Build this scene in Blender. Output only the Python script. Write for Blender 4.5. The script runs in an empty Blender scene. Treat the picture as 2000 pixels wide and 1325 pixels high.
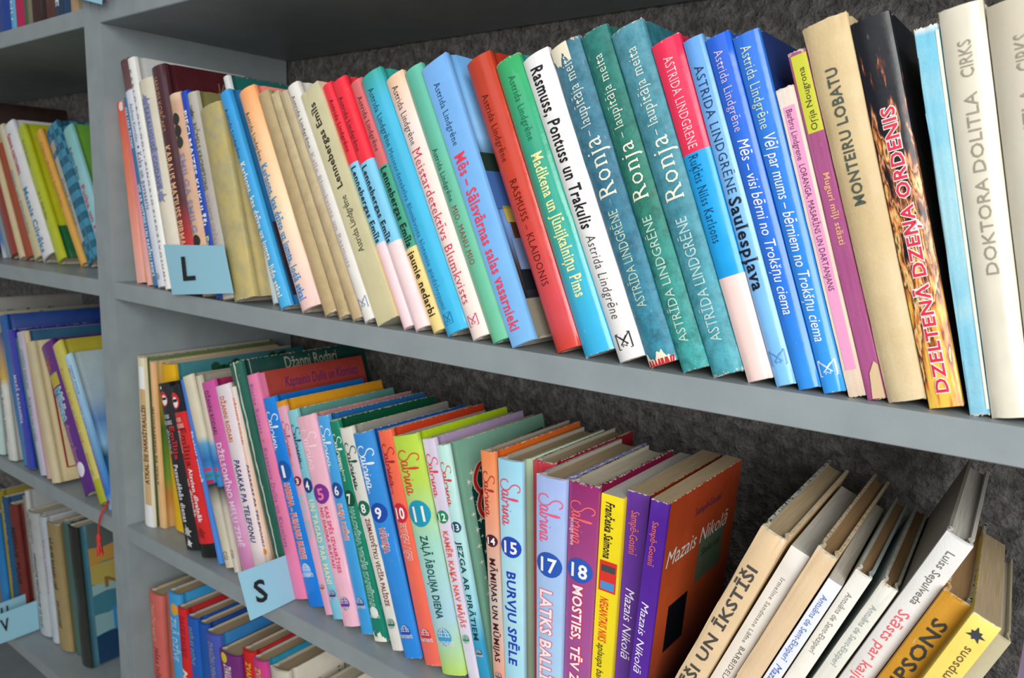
import bpy, bmesh, math, random
from mathutils import Matrix, Vector, noise
C = bpy.context.scene.collection
SC = bpy.context.scene

# ---------------------------------------------------------------- camera, world, lights, exposure
CAM = {'loc': (0.8817, -0.4175, 0.0907), 'right': (0.79381, 0.60742, 0.03019), 'up': (-0.12208, 0.11052, 0.98635), 'fwd': (-0.59579, 0.78666, -0.16188)}
cd = bpy.data.cameras.new('camera'); cam = bpy.data.objects.new('camera', cd); C.objects.link(cam)
cd.sensor_fit = 'HORIZONTAL'; cd.sensor_width = 23.6; cd.lens = 23.6 * 1505.2246 / 2000
r_, u_, f_ = Vector(CAM['right']), Vector(CAM['up']), Vector(CAM['fwd'])
m = Matrix((r_, u_, -f_)).transposed().to_4x4(); m.translation = Vector(CAM['loc']); cam.matrix_world = m
cd.clip_start = 0.01
cd.dof.use_dof = True; cd.dof.focus_distance = 0.475; cd.dof.aperture_fstop = 9.0
SC.camera = cam
w = bpy.data.worlds.new('room_light'); SC.world = w; w.use_nodes = True
w.node_tree.nodes['Background'].inputs[0].default_value = (0.96, 0.98, 1.0, 1)
w.node_tree.nodes['Background'].inputs[1].default_value = 0.33
def area(name, loc, target, sx, sy, power, col):
    l = bpy.data.lights.new(name, 'AREA'); l.shape = 'RECTANGLE'; l.size = sx; l.size_y = sy; l.energy = power; l.color = col
    o = bpy.data.objects.new(name, l); C.objects.link(o); o.location = loc
    o.rotation_euler = (Vector(target) - Vector(loc)).to_track_quat('-Z', 'Y').to_euler(); return o
area('window_light', (1.62, -1.12, 0.42), (0.6, 0.1, -0.05), 1.0, 1.1, 33, (1.0, 0.985, 0.97))
area('room_window_light', (0.2, -2.8, 1.1), (0.4, 0.1, -0.1), 1.8, 1.2, 8, (0.92, 0.96, 1.0))
vs = SC.view_settings
SC.display_settings.display_device = 'sRGB'
vs.view_transform = 'Standard'; vs.look = 'None'; vs.gamma = 1; vs.use_curve_mapping = False
vs.exposure = 0.0

# ---------------------------------------------------------------- helpers
def lin(h, a=1.0):
    v = [int(h[i:i+2], 16) / 255 for i in (1, 3, 5)]
    return tuple((c / 12.92 if c <= .04045 else ((c + .055) / 1.055) ** 2.4) for c in v) + (a,)
MATS = {}
def nodes(name):
    mt = bpy.data.materials.new(name); mt.use_nodes = True
    return mt, mt.node_tree.nodes, mt.node_tree.links, mt.node_tree.nodes['Principled BSDF']
def flat(h, rough=.5, spec=.4):
    k = (h, rough, spec)
    if k in MATS: return MATS[k]
    mt, N, L, b = nodes('ink'); MATS[k] = mt
    tc = N.new('ShaderNodeTexCoord'); ns = N.new('ShaderNodeTexNoise'); ns.inputs['Scale'].default_value = 900
    hs = N.new('ShaderNodeMixRGB'); hs.blend_type = 'MULTIPLY'; hs.inputs[0].default_value = .12
    hs.inputs[1].default_value = lin(h)
    L.new(tc.outputs['Object'], ns.inputs['Vector']); L.new(ns.outputs['Color'], hs.inputs[2]); L.new(hs.outputs[0], b.inputs['Base Color'])
    b.inputs['Roughness'].default_value = rough; b.inputs['Specular IOR Level'].default_value = spec
    return mt
def ramp(N, stops, const=False):
    r = N.new('ShaderNodeValToRGB'); cr = r.color_ramp
    if const: cr.interpolation = 'CONSTANT'
    while len(cr.elements) < len(stops): cr.elements.new(.5)
    for e, (p, c) in zip(cr.elements, sorted(stops, key=lambda s: s[0])): pass
    st = sorted(stops, key=lambda s: s[0])
    for i, (p, c) in enumerate(st):
        cr.elements[i].position = min(1, max(0, p)); cr.elements[i].color = c if len(c) == 4 else lin(c)
    return r
def math_(N, L, op, a, b=None):
    n = N.new('ShaderNodeMath'); n.operation = op
    for i, v in enumerate((a, b)):
        if v is None: continue
        if isinstance(v, (int, float)): n.inputs[i].default_value = v
        else: L.new(v, n.inputs[i])
    return n.outputs[0]
def cover_mat(name, H, stops, const, rough, wear, mottle, flame=False, check=False, seed=0):
    mt, N, L, b = nodes(name)
    tc = N.new('ShaderNodeTexCoord'); sp = N.new('ShaderNodeSeparateXYZ'); L.new(tc.outputs['Object'], sp.inputs[0])
    z = math_(N, L, 'DIVIDE', sp.outputs[2], H)
    mp = N.new('ShaderNodeMapping'); mp.inputs['Location'].default_value = (seed * .37, seed * .11, seed * .53)
    L.new(tc.outputs['Object'], mp.inputs[0])
    zz = z
    if flame:
        wn = N.new('ShaderNodeTexNoise'); wn.inputs['Scale'].default_value = 1; wn.inputs['Detail'].default_value = 5
        m2 = N.new('ShaderNodeMapping'); m2.inputs['Scale'].default_value = (230, 230, 38); L.new(mp.outputs[0], m2.inputs[0]); L.new(m2.outputs[0], wn.inputs['Vector'])
        zz = math_(N, L, 'ADD', z, math_(N, L, 'MULTIPLY', math_(N, L, 'SUBTRACT', wn.outputs[0], .5), 2.0))
    rp = ramp(N, stops, const); L.new(zz, rp.inputs[0]); col = rp.outputs[0]
    def mix(fac, a, c):
        mx = N.new('ShaderNodeMixRGB'); 
        if isinstance(fac, (int, float)): mx.inputs[0].default_value = fac
        else: L.new(fac, mx.inputs[0])
        L.new(a, mx.inputs[1])
        if isinstance(c, tuple): mx.inputs[2].default_value = c
        else: L.new(c, mx.inputs[2])
        return mx.outputs[0]
    if check:
        ck = N.new('ShaderNodeTexChecker'); ck.inputs['Scale'].default_value = 95; ck.inputs[1].default_value = lin('#1a4258'); ck.inputs[2].default_value = lin('#4a90a8')
        L.new(mp.outputs[0], ck.inputs[0]); col = mix(.55, col, ck.outputs[0])
    n1 = N.new('ShaderNodeTexNoise'); n1.inputs['Scale'].default_value = 60; n1.inputs['Detail'].default_value = 6
    L.new(mp.outputs[0], n1.inputs['Vector'])
    if mottle:
        am, sc, c2 = mottle
        n2 = N.new('ShaderNodeTexNoise'); n2.inputs['Scale'].default_value = sc; n2.inputs['Detail'].default_value = 8; n2.inputs['Roughness'].default_value = .7
        L.new(mp.outputs[0], n2.inputs['Vector'])
        r2 = ramp(N, [(.42, (0, 0, 0, 1)), (.68, (1, 1, 1, 1))]); L.new(n2.outputs[0], r2.inputs[0])
        col = mix(math_(N, L, 'MULTIPLY', r2.outputs[0], am), col, lin(c2))
    # slight overall grime
    r3 = ramp(N, [(.3, (.86, .86, .86, 1)), (.65, (1, 1, 1, 1))]); L.new(n1.outputs[0], r3.inputs[0])
    mg = N.new('ShaderNodeMixRGB'); mg.blend_type = 'MULTIPLY'; mg.inputs[0].default_value = .5; L.new(col, mg.inputs[1]); L.new(r3.outputs[0], mg.inputs[2]); col = mg.outputs[0]
    if wear:
        n4 = N.new('ShaderNodeTexNoise'); n4.inputs['Scale'].default_value = 420; n4.inputs['Detail'].default_value = 4; L.new(mp.outputs[0], n4.inputs['Vector'])
        d = math_(N, L, 'MINIMUM', sp.outputs[2], math_(N, L, 'SUBTRACT', H, sp.outputs[2]))
        e = math_(N, L, 'SUBTRACT', .52 , math_(N, L, 'DIVIDE', d, .009 * wear + .0012))
        e = math_(N, L, 'ADD', math_(N, L, 'MULTIPLY', e, .55), n4.outputs[0])
        r4 = ramp(N, [(.72, (0, 0, 0, 1)), (.78, (1, 1, 1, 1))]); L.new(e, r4.inputs[0])
        col = mix(math_(N, L, 'MULTIPLY', r4.outputs[0], .8), col, lin('#c9bfa8'))
        sw = N.new('ShaderNodeTexNoise'); sw.inputs['Scale'].default_value = 1; sw.inputs['Detail'].default_value = 5
        m3 = N.new('ShaderNodeMapping'); m3.inputs['Scale'].default_value = (500, 500, 110); L.new(mp.outputs[0], m3.inputs[0]); L.new(m3.outputs[0], sw.inputs['Vector'])
        r5 = ramp(N, [(.70, (0, 0, 0, 1)), (.76, (1, 1, 1, 1))]); L.new(sw.outputs[0], r5.inputs[0])
        col = mix(math_(N, L, 'MULTIPLY', r5.outputs[0], min(.55, wear)), col, lin('#d8d2c4'))
    L.new(col, b.inputs['Base Color'])
    rr = ramp(N, [(.35, (rough * .8,) * 3 + (1,)), (.7, (min(1, rough * 1.35),) * 3 + (1,))]); L.new(n1.outputs[0], rr.inputs[0]); L.new(rr.outputs[0], b.inputs['Roughness'])
    b.inputs['Specular IOR Level'].default_value = .45 if rough < .4 else .3
    bp = N.new('ShaderNodeBump'); bp.inputs['Strength'].default_value = .25; bp.inputs['Distance'].default_value = .0006
    n5 = N.new('ShaderNodeTexNoise'); n5.inputs['Scale'].default_value = 120 if rough < .4 else 700; n5.inputs['Detail'].default_value = 3
    L.new(mp.outputs[0], n5.inputs['Vector']); L.new(n5.outputs[0], bp.inputs['Height']); L.new(bp.outputs[0], b.inputs['Normal'])
    return mt
def page_mat(c, key):
    if ('pg', key) in MATS: return MATS[('pg', key)]
    mt, N, L, b = nodes('paper_' + key); MATS[('pg', key)] = mt
    tc = N.new('ShaderNodeTexCoord'); mp = N.new('ShaderNodeMapping'); mp.inputs['Scale'].default_value = (2600, 30, 30)
    ns = N.new('ShaderNodeTexNoise'); ns.inputs['Scale'].default_value = 1; ns.inputs['Detail'].default_value = 3
    L.new(tc.outputs['Object'], mp.inputs[0]); L.new(mp.outputs[0], ns.inputs['Vector'])
    d = lin(c); rp = ramp(N, [(.3, tuple(x * .72 for x in d[:3]) + (1,)), (.65, d)]); L.new(ns.outputs[0], rp.inputs[0]); L.new(rp.outputs[0], b.inputs['Base Color'])
    b.inputs['Roughness'].default_value = .9; b.inputs['Specular IOR Level'].default_value = .1
    bp = N.new('ShaderNodeBump'); bp.inputs['Strength'].default_value = .6; bp.inputs['Distance'].default_value = .0004; L.new(ns.outputs[0], bp.inputs['Height']); L.new(bp.outputs[0], b.inputs['Normal'])
    return mt
def obj(name, verts, faces, mats, parent=None, midx=None, smooth=None):
    me = bpy.data.meshes.new(name); me.from_pydata(verts, [], faces); 
    for mm in (mats if isinstance(mats, (list, tuple)) else [mats]): me.materials.append(mm)
    if midx: me.polygons.foreach_set('material_index', midx)
    if smooth:
        me.polygons.foreach_set('use_smooth', [True] * len(me.polygons)); me.set_sharp_from_angle(angle=math.radians(smooth))
    me.update()
    o = bpy.data.objects.new(name, me); C.objects.link(o)
    if parent: o.parent = parent
    return o
def box(x0, x1, y0, y1, z0, z1, bev=0):
    bm = bmesh.new(); bmesh.ops.create_cube(bm, size=1)
    for v in bm.verts:
        v.co.x = x0 + (v.co.x + .5) * (x1 - x0); v.co.y = y0 + (v.co.y + .5) * (y1 - y0); v.co.z = z0 + (v.co.z + .5) * (z1 - z0)
    if bev: bmesh.ops.bevel(bm, geom=bm.edges[:], offset=bev, segments=2, affect='EDGES')
    vs_ = [tuple(v.co) for v in bm.verts]; fs = [[v.index for v in f.verts] for f in bm.faces]; bm.free(); return vs_, fs

# ---------------------------------------------------------------- flat lettering
GC = {}
def serif_slabs(bm, cap, xh):
    add = []
    for e in bm.edges:
        if len(e.link_faces) > 1: continue
        a, b = e.verts[0].co, e.verts[1].co
        if abs(a.y - b.y) > .004: continue
        L_ = abs(a.x - b.x)
        if not (.045 < L_ < .17): continue
        y = (a.y + b.y) / 2
        f = e.link_faces[0]; up = f.calc_center_median().y > y
        add.append((min(a.x, b.x) - .038, max(a.x, b.x) + .038, y, y + (.045 if up else -.045)))
    for x0, x1, y0, y1 in add:
        vv = [bm.verts.new((x, y, 0)) for x, y in ((x0, y0), (x1, y0), (x1, y1), (x0, y1))]
        bm.faces.new(vv if y1 > y0 else vv[::-1])
def glyph_mesh(txt, style, off=0):
    """returns verts (2D, em units), faces, and bounds"""
    key = (txt, style, off)
    if key in GC: return GC[key]
    cu = bpy.data.curves.new('txt', 'FONT'); cu.body = txt; cu.resolution_u = 2; cu.fill_mode = 'FRONT'
    bold = 'b' in style
    cu.offset = (.022 if bold else 0) + off - (.006 if ('s' in style and not bold) else 0)
    if 'i' in style: cu.shear = .22
    if bold: cu.space_character = 1.08
    if 's' in style: cu.space_character = 1.13
    to = bpy.data.objects.new('txt', cu); me = bpy.data.meshes.new_from_object(to)
    bm = bmesh.new(); bm.from_mesh(me)
    bpy.data.objects.remove(to); bpy.data.curves.remove(cu); bpy.data.meshes.remove(me)
    if 's' in style: 
        if 'i' in style:
            pass
        else: serif_slabs(bm, .7, .5)
    for k in range(1, 6):
        g = bm.verts[:] + bm.edges[:] + bm.faces[:]
        bmesh.ops.bisect_plane(bm, geom=g, plane_co=(0, k * .13, 0), plane_no=(0, 1, 0))
    bm.verts.index_update()
    v = [(p.co.x, p.co.y) for p in bm.verts]; f = [[q.index for q in p.verts] for p in bm.faces]; bm.free()
    xs = [p[0] for p in v] or [0, 1]
    GC[key] = (v, f, min(xs), max(xs)); return GC[key]
def cat(pts, n=5):
    out = []
    P_ = [pts[0]] + pts + [pts[-1]]
    for i in range(1, len(P_) - 2):
        p0, p1, p2, p3 = P_[i-1], P_[i], P_[i+1], P_[i+2]
        for k in range(n):
            t = k / n; t2 = t * t; t3 = t2 * t
            out.append(tuple(.5 * (2*p1[j] + (p2[j]-p0[j])*t + (2*p0[j]-5*p1[j]+4*p2[j]-p3[j])*t2 + (3*p1[j]-p0[j]-3*p2[j]+p3[j])*t3) for j in (0, 1)))
    out.append(pts[-1]); return out
def ribbon(pts, wd):
    v, f = [], []
    for i, p in enumerate(pts):
        a = pts[max(0, i-1)]; b = pts[min(len(pts)-1, i+1)]
        dx, dy = b[0]-a[0], b[1]-a[1]; l = math.hypot(dx, dy) or 1; nx, ny = -dy/l, dx/l
        wq = wd * (.65 + .5 * abs(dy / l))
        v += [(p[0]+nx*wq/2, p[1]+ny*wq/2), (p[0]-nx*wq/2, p[1]-ny*wq/2)]
        if i: k = 2*i; f.append([k-2, k-1, k+1, k])
    return v, f
SCRIPT = [[(.55,.95),(.42,1.08),(.2,1.05),(.1,.85),(.2,.64),(.42,.46),(.5,.22),(.36,.0),(.1,-.04),(-.1,.1),(-.12,.34),(.02,.44)],
 [(.74,.38),(.62,.42),(.54,.25),(.57,.05),(.68,.03),(.76,.3),(.78,.4),(.77,.1),(.84,.02),(.93,.2),(1.03,.7),(1.01,.98),(.95,.8),(.96,.3),(.99,.04),(1.1,.04),(1.17,.25),(1.1,.38),(1.2,.3),(1.3,.38),(1.34,.44),(1.36,.37),(1.46,.36),(1.45,.12),(1.5,.02),(1.58,.15),(1.66,.4),(1.66,.1),(1.72,.02),(1.8,.15),(1.87,.38),(1.86,.04),(1.88,.22),(1.98,.4),(2.04,.34),(2.04,.1),(2.1,.02),(2.2,.2)],
 [(2.38,.38),(2.26,.42),(2.18,.25),(2.21,.05),(2.32,.03),(2.4,.3),(2.42,.4),(2.41,.1),(2.48,.02),(2.6,.16)],[(1.67,.52),(1.69,.56)]]
def script_mesh():
    v, f = [], []
    for s in SCRIPT:
        a, b = ribbon(cat(s, 4), .065); k = len(v); v += a; f += [[i + k for i in q] for q in b]
    return v, f, -.12, 2.6
def disc2(cx, cy, r, n=20, rings=3, y0=None, y1=None):
    v = [(cx, cy)]; f = []
    for k in range(1, rings + 1):
        for i in range(n):
            a = 2 * math.pi * i / n; v.append((cx + r*k/rings*math.cos(a), cy + r*k/rings*math.sin(a)))
    for i in range(n):
        j = (i + 1) % n; f.append([0, 1 + i, 1 + j])
        for k in range(1, rings): f.append([1+(k-1)*n+i, 1+k*n+i, 1+k*n+j, 1+(k-1)*n+j])
    return v, f
def star2(cx, cy, r, n=8, inner=.3):
    v = [(cx, cy)]; f = []
    for i in range(2 * n):
        a = math.pi * i / n; q = r if i % 2 == 0 else r * inner
        if i % 4 == 2: q *= .7
        v.append((cx + q*math.cos(a), cy + q*math.sin(a)))
    for i in range(2 * n): f.append([0, 1 + i, 1 + (i + 1) % (2 * n)])
    return v, f
def grid2(x0, x1, y0, y1, nx, ny):
    v = [(x0 + (x1-x0)*i/nx, y0 + (y1-y0)*j/ny) for j in range(ny+1) for i in range(nx+1)]
    f = [[j*(nx+1)+i, j*(nx+1)+i+1, (j+1)*(nx+1)+i+1, (j+1)*(nx+1)+i] for j in range(ny) for i in range(nx)]
    return v, f
def merge(parts):
    v, f = [], []
    for a, b in parts: k = len(v); v += a; f += [[i + k for i in q] for q in b]
    return v, f

# ---------------------------------------------------------------- books
PAPER = [('#cdc3ac', 'cream'), ('#b49f7e', 'tan'), ('#c9c6bc', 'grey'), ('#9c7d58', 'brown')]
def make_book(B, seed):
    rnd = random.Random(seed)
    T, H, D, hard = B['T'], B['H'], B['D'], B['k' ] == 'h'
    root = bpy.data.objects.new('book', None); C.objects.link(root); root.empty_display_size = .02
    root.location = B['loc']; root.rotation_euler = (0, B['lean'], B['yaw'])
    root['label'] = B['label']; root['category'] = 'book'; root['group'] = B['group']
    th = min(.0022 if hard else .0005, T * .2)
    bulge = (B.get('b', .10) if hard else B.get('b', .03)) * T
    wear = B.get('w', 0); rough = B.get('r', .5)
    def front(x):
        u = (x - T/2) / (T/2); u = max(-1, min(1, u)); return .0006 - bulge * (1 - abs(u)**2.3) if hard else -bulge * (1 - abs(u)**3)
    na = 14
    arc = [T/2 - (T/2 - .0002) * math.cos(math.pi * i / na) for i in range(na + 1)]
    if hard:
        g = min(.0012, T * .1)
        L_ = [(0, D), (0, .012), (g*.5, .0105), (g, .0085), (g, .0068), (g*.4, .0052), (0, .0040), (0, .0018)]
    else:
        L_ = [(0, D), (0, .0035), (0.0001, .0030), (0, .0022), (0, .0006)]
    out = L_ + [(x, front(x)) for x in arc] + [(T - x, y) for x, y in L_[::-1]]
    inn = [(x + th, y if y > .002 else .002) for x, y in L_] + [(max(th, min(T - th, x)), front(x) + max(th, .0008)) for x in arc] + [(T - x - th, y if y > .002 else .002) for x, y in L_[::-1]]
    n = len(out); nl = len(L_)
    zs = [0, .0006] + [H * k / 14 for k in range(1, 14)] + [H - .0006, H]
    jit = .00035 * wear
    V, F, MI = [], [], []
    for zi, z in enumerate(zs):
        end = zi in (0, len(zs) - 1)
        for i, (x, y) in enumerate(out):
            ins = .0004 if end else 0
            xx = x + (ins if i < nl else (-ins if i >= n - nl else 0)); yy = y + (ins if nl <= i < n - nl else 0)
            j = jit if (nl <= i < n - nl) else jit * .3
            dz = (rnd.uniform(-1, 1) * .0011 * wear if (end and nl <= i < n - nl) else 0)
            if end: dz += (-.0005 if zi else .0005) * math.sin(math.pi * max(0, min(1, (i - nl) / na))) if hard and nl <= i < n - nl else 0
            V.append((xx + rnd.uniform(-j, j), yy + rnd.uniform(-j, j), z + dz))
    nz = len(zs)
    for z in (0, H):
        for x, y in inn: V.append((x, y, z))
    def slot(i):   # segment i..i+1
        if i < 1: return 2
        if i >= n - 2: return 1
        if i < nl - 2: return 2 if hard and i < nl - 6 else 0
        if i >= n - nl + 1: return 1
        return 0
    for zi in range(nz - 1):
        for i in range(n - 1):
            a = zi*n + i; F.append([a, a + 1, a + 1 + n, a + n]); MI.append(slot(i))
    b0 = nz * n; b1 = b0 + n
    for i in range(n - 1):
        F.append([b0 + i, b1 + i, b1 + i + 1, b0 + i + 1]); MI.append(3)
        F.append([i + 1, i, b0 + i, b0 + i + 1]); MI.append(slot(i))
        t = (nz - 1) * n; F.append([t + i, t + i + 1, b1 + i + 1, b1 + i]); MI.append(slot(i))
    for i, s in ((0, 1), (n - 1, -1)):
        for zi in range(0, 1):
            q = [i, (nz-1)*n + i, b1 + i, b0 + i]; F.append(q if s > 0 else q[::-1]); MI.append(1 if i else 2)
    if B.get('c'):
        st = []; prev = 1.0
        cs = B['c']; edges = [c[1] for c in cs[:-1]]
        # from the bottom upwards
        pos = [0.0] + edges[::-1]; cols = [c[0] for c in cs][::-1]
        st = list(zip(pos, cols)); const = True
    else:
        st = [(1 - t, c) for t, c in B['g']]; const = False
    sm = cover_mat('spine_cloth', H, st, const, rough, wear, B.get('m'), flame=B.get('F'), check=B.get('CH'), seed=seed)
    sg = B.get('sg'); ss = [(1 - t, c) for t, c in sg] if sg else [(0, B['s']), (1, B['s'])]
    rm = cover_mat('cover_board', H, ss, False, rough, wear * .25, B.get('m'), check=B.get('CH'), seed=seed + 5)
    lc = B.get('l', B['s']); lm = cover_mat('cover_board', H, [(0, lc), (1, lc)], False, rough, wear * .25, B.get('m'), seed=seed + 9)
    obj('cover', V, F, [sm, rm, lm, flat('#b8b2a4')], root, MI, 40)
    # page block
    e = .003 if hard else .0001
    c_, key = PAPER[B.get('pg', seed % 3)]
    y0 = .0035 if hard else .0012; y1 = D - (e if hard else .0003); x0, x1 = th, T - th
    nn = 6; pv, pf = [], []
    prof = [(x0, y1), (x0, y0 + .001)] + [(x0 + (x1-x0)*k/nn, y0 - bulge*.5*(1-(2*k/nn-1)**2)) for k in range(nn+1)] + [(x1, y0 + .001), (x1, y1)] + ([((x0+x1)/2, y1 - min(.003, T*.12))] if hard else [])
    m_ = len(prof)
    for z in (e, H - e):
        for x, y in prof: pv.append((x, y, z))
    pf = [list(range(m_))[::-1], list(range(m_, 2*m_))] + [[i, (i+1) % m_, (i+1) % m_ + m_, i + m_] for i in range(m_)]
    pg = obj('page_block', pv, [q for q in pf], page_mat(c_, key), root)
    lift = .00022
    def put(name, v2, f2, fn, mat, par=None):
        if not v2: return
        return obj(name, [fn(a, b) for a, b in v2], f2, mat, par or root)
    def sp(x, z, k=1): return (x, front(x) - lift * k, z)
    def text(txt, zA, zB, xc, hf, col, style, d, ol, k=1):
        z0, z1 = min(zA, zB), max(zA, zB)
        for lay, (off, cc) in enumerate(([(.05, ol)] if ol else []) + [(0, col)]):
            v, f, a, b = glyph_mesh(txt, style, 0)
            if lay == 0 and ol: v, f, _, _ = glyph_mesh(txt, style, .045)
            sy = hf * T / .72
            if d == 'd': fn = lambda X, Y: sp(xc*T + (Y - .36)*sy, z1 - (X - a)/(b - a)*(z1 - z0), k + lay)
            elif d == 'u': fn = lambda X, Y: sp(xc*T - (Y - .36)*sy, z0 + (X - a)/(b - a)*(z1 - z0), k + lay)
            else:
                sy = (z1 - z0) / .72; fn = lambda X, Y: sp(xc*T + ((X - a)/(b - a) - .5)*hf*T, z0 + Y*sy, k + lay)
            nm = 'title_outline' if (ol and lay == 0) else ('author_lettering' if txt.startswith(('Astrid', 'ASTR')) else 'spine_lettering')
            put(nm, v, f, fn, flat(cc, max(.3, rough)))
    def side(v2, f2, col, name, k=1):   # (y, z) on the right cover
        return obj(name, [(T + lift*k, a, b) for a, b in v2], f2, flat(col, rough), root)
    for q_, mk in enumerate(B['t']):
        c = mk[0]; kq = .25 * q_
        if c == 'T': text(*mk[1:10], k=2)
        elif c == 'S':
            v, f, a, b = script_mesh(); z1, z0 = max(mk[1], mk[2]), min(mk[1], mk[2]); sy = .8 * T / 1.12
            put('series_lettering', v, f, lambda X, Y: sp(T*.5 + (Y - .5)*sy, z1 - (X - a)/(b - a)*(z1 - z0), 2), flat(mk[5], .4))
        elif c == 'N':
            _, dg, z, xc, r, cc, fc = mk; R_ = min(r * T * 1.2, T * .47)
            v, f = disc2(0, 0, R_); nb = put('number_badge', v, f, lambda X, Y: sp(xc*T + X, z + Y, 2), flat(cc, .4))
            gv, gf, a, b = glyph_mesh(dg, 'b'); wd = R_ * ((.42 if dg == '1' else .8) if len(dg) == 1 else (1.0 if dg == '11' else 1.25)); sy = R_ * 1.15 / .72
            put('number_lettering', gv, gf, lambda X, Y: sp(xc*T + ((X-a)/(b-a) - .5)*wd, z + (Y - .36)*sy, 3), flat(fc, .4), nb)
        elif c == 'G':
            _, z, xc, r, cc = mk; R_ = r * T
            parts = [star2(0, 0, 0)] ; parts = []
            v, f = disc2(0, R_*.15, R_*.85, 16, 2); parts.append((v, f)); pm = put('publisher_mark', *merge(parts), lambda X, Y: sp(xc*T + X, z + Y, 2), flat(cc, .4))
            ln = [ribbon([(R_*.8*math.cos(t)*s_, R_*.15 + R_*.8*math.sin(t)) for t in [math.pi*q/8 for q in range(9)]], R_*.07) for s_ in (.35, .75)]
            ln += [ribbon([(-R_*.75, R_*h_), (0, R_*(h_+.02)), (R_*.75, R_*h_)], R_*.07) for h_ in (.2, .5)]
            put('publisher_mark_lines', *merge(ln), lambda X, Y: sp(xc*T + X, z + Y, 3), flat('#e6e6e6', .4), pm)
            gv, gf, a, b = glyph_mesh('KONTINENTS', 'b')
            put('publisher_lettering', gv, gf, lambda X, Y: sp(xc*T + ((X-a)/(b-a) - .5)*R_*2.1, z - R_*.42 + (Y - .36)*R_*.6, 3.4), flat('#e6e6e6', .4), pm)
        elif c == 'E':
            _, zA, zB, xc, cc = mk; h = abs(zA - zB); z0 = min(zA, zB); q = h*.46; zc = z0 + h/2; wd = h*.07
            L2 = [[(-q,-q),(q,-q)],[(q,-q),(q,q)],[(q,q),(-q,q)],[(-q,q),(-q,-q)],[(-q,q),(0,0),(q*.55,-q*.5)],[(q,q),(0,0),(-q*.55,-q*.5)],[(-q*.5,q*.6),(0,q*.15),(q*.5,q*.6)],[(-q*.3,-q*.75),(-q*.3,-q*.4),(q*.3,-q*.75),(q*.3,-q*.4)]]
            v, f = merge([ribbon(s_, wd) for s_ in L2]); put('publisher_mark', v, f, lambda X, Y: sp(xc*T + X, zc + Y, 2), flat(cc, .4))
        elif c == 'Q':
            _, zA, zB, a, b, cc = mk; v, f = grid2(a*T, b*T, max(.0004, min(zA, zB)), min(H - .0004, max(zA, zB)), 6, 1)
            put('spine_panel', v, f, lambda X, Y: sp(X, Y, 1 + kq), flat(cc, rough))
        elif c == 'O':
            _, z, xc, r, cc = mk; v, f = disc2(0, 0, r*T); put('spine_picture', v, f, lambda X, Y: sp(xc*T + X, z + Y, 1 + kq), flat(cc, rough))
        elif c == 'X':
            _, z, xc, r, cc = mk; v, f = star2(0, 0, r*T, 7, .45); put('spine_ornament', v, f, lambda X, Y: sp(xc*T + X, z + Y, 2.5), flat(cc, rough))
        elif c in ('ST', 'ST2'):
            _, tx, ya, yb, dz, h, cc, st_ = mk; gv, gf, a, b = glyph_mesh(tx, st_)
            side([(ya + (X-a)/(b-a)*(yb-ya), H - dz - h/2 + (Y-.36)*h/.72) for X, Y in gv], gf, cc, 'cover_lettering', 2)
        elif c == 'SQ':
            _, ya, yb, za, zb, cc = mk
            if zb == 1 and za == 0: za, zb = .001, H - .001
            v, f = grid2(ya, yb, H - zb, H - za, 1, 1); side(v, f, cc, 'cover_picture', 1)
        elif c == 'SS':
            L2 = []
            for q in range(9):
                zz = .035 + q * .019
                L2.append(ribbon(cat([(.006, zz), (.018, zz+.012), (.030, zz-.004), (.045, zz+.010)], 4), .0009)); L2.append(ribbon(cat([(.008, zz+.012), (.016, zz-.006), (.026, zz+.008)], 4), .0008))
            v, f = merge(L2); side(v, f, '#3a1c1c', 'cover_picture', 2)
        elif c == 'SP':
            _, ya, yb, cc = mk
            for dy, s_ in ((0, 1), (.022, .7)):
                v = [(.05+dy, H-.045), (.062+dy, H-.03), (.085+dy, H-.04), (.07+dy, H-.06)]; side(v, [[0, 3, 2, 1]], cc, 'cover_picture', 1 + dy)
        elif c in ('STARS', 'STARS2'):
            if c == 'STARS2':
                v, f = grid2(.019, D - .004, .004, H - .022, 1, 1); vv = [(.019 + .0, .004), (D-.004, .004), (D-.004, H-.012), (.045, H-.016), (.027, H-.026), (.019, H-.042)]
                side(vv, [[0, 1, 2, 3, 4, 5]], mk[1], 'cover_panel', 1)
                for ca in (H - .036, H - .057):
                    s1 = ribbon(cat([(.05, ca+.013), (.033, ca+.012), (.024, ca), (.030, ca-.011), (.046, ca-.012)], 5), .0052); s2 = ribbon(cat([(.05, ca+.013), (.033, ca+.012), (.024, ca), (.030, ca-.011), (.046, ca-.012)], 5), .0036)
                    side(*s1, '#d8d0c0', 'cover_lettering_outline', 2); side(*s2, '#b82420', 'cover_lettering', 3)
            elif mk[1] != B['s']:
                v, f = grid2(.014, D - .003, .003, H - .045, 1, 1); side(v, f, mk[1], 'cover_panel', 1)
            parts = []
            for q in range(26):
                parts.append(star2(.0165 + (q % 2) * .006 + rnd.uniform(-.001, .001), .008 + q * (H - .03) / 26, rnd.choice((.0022, .0034, .004)), 4 if q % 3 else 6, .25))
            for q in range(20): parts.append(star2(rnd.uniform(.028, D-.01), rnd.uniform(.01, H-.02), rnd.uniform(.0015, .003), 4, .25))
            side(*merge(parts), '#dcdcd0', 'star_pattern', 2)['kind'] = 'stuff'
        elif c == 'PALM':
            side([(.06, .1), (.068, .1), (.084, H-.02), (.08, H-.018)], [[0, 1, 2, 3]], '#9c5424', 'cover_picture', 1)
            side([(.085, .1), (.089, .1), (.098, H-.016), (.096, H-.016)], [[0, 1, 2, 3]], '#6c4420', 'cover_picture', 1)
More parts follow.
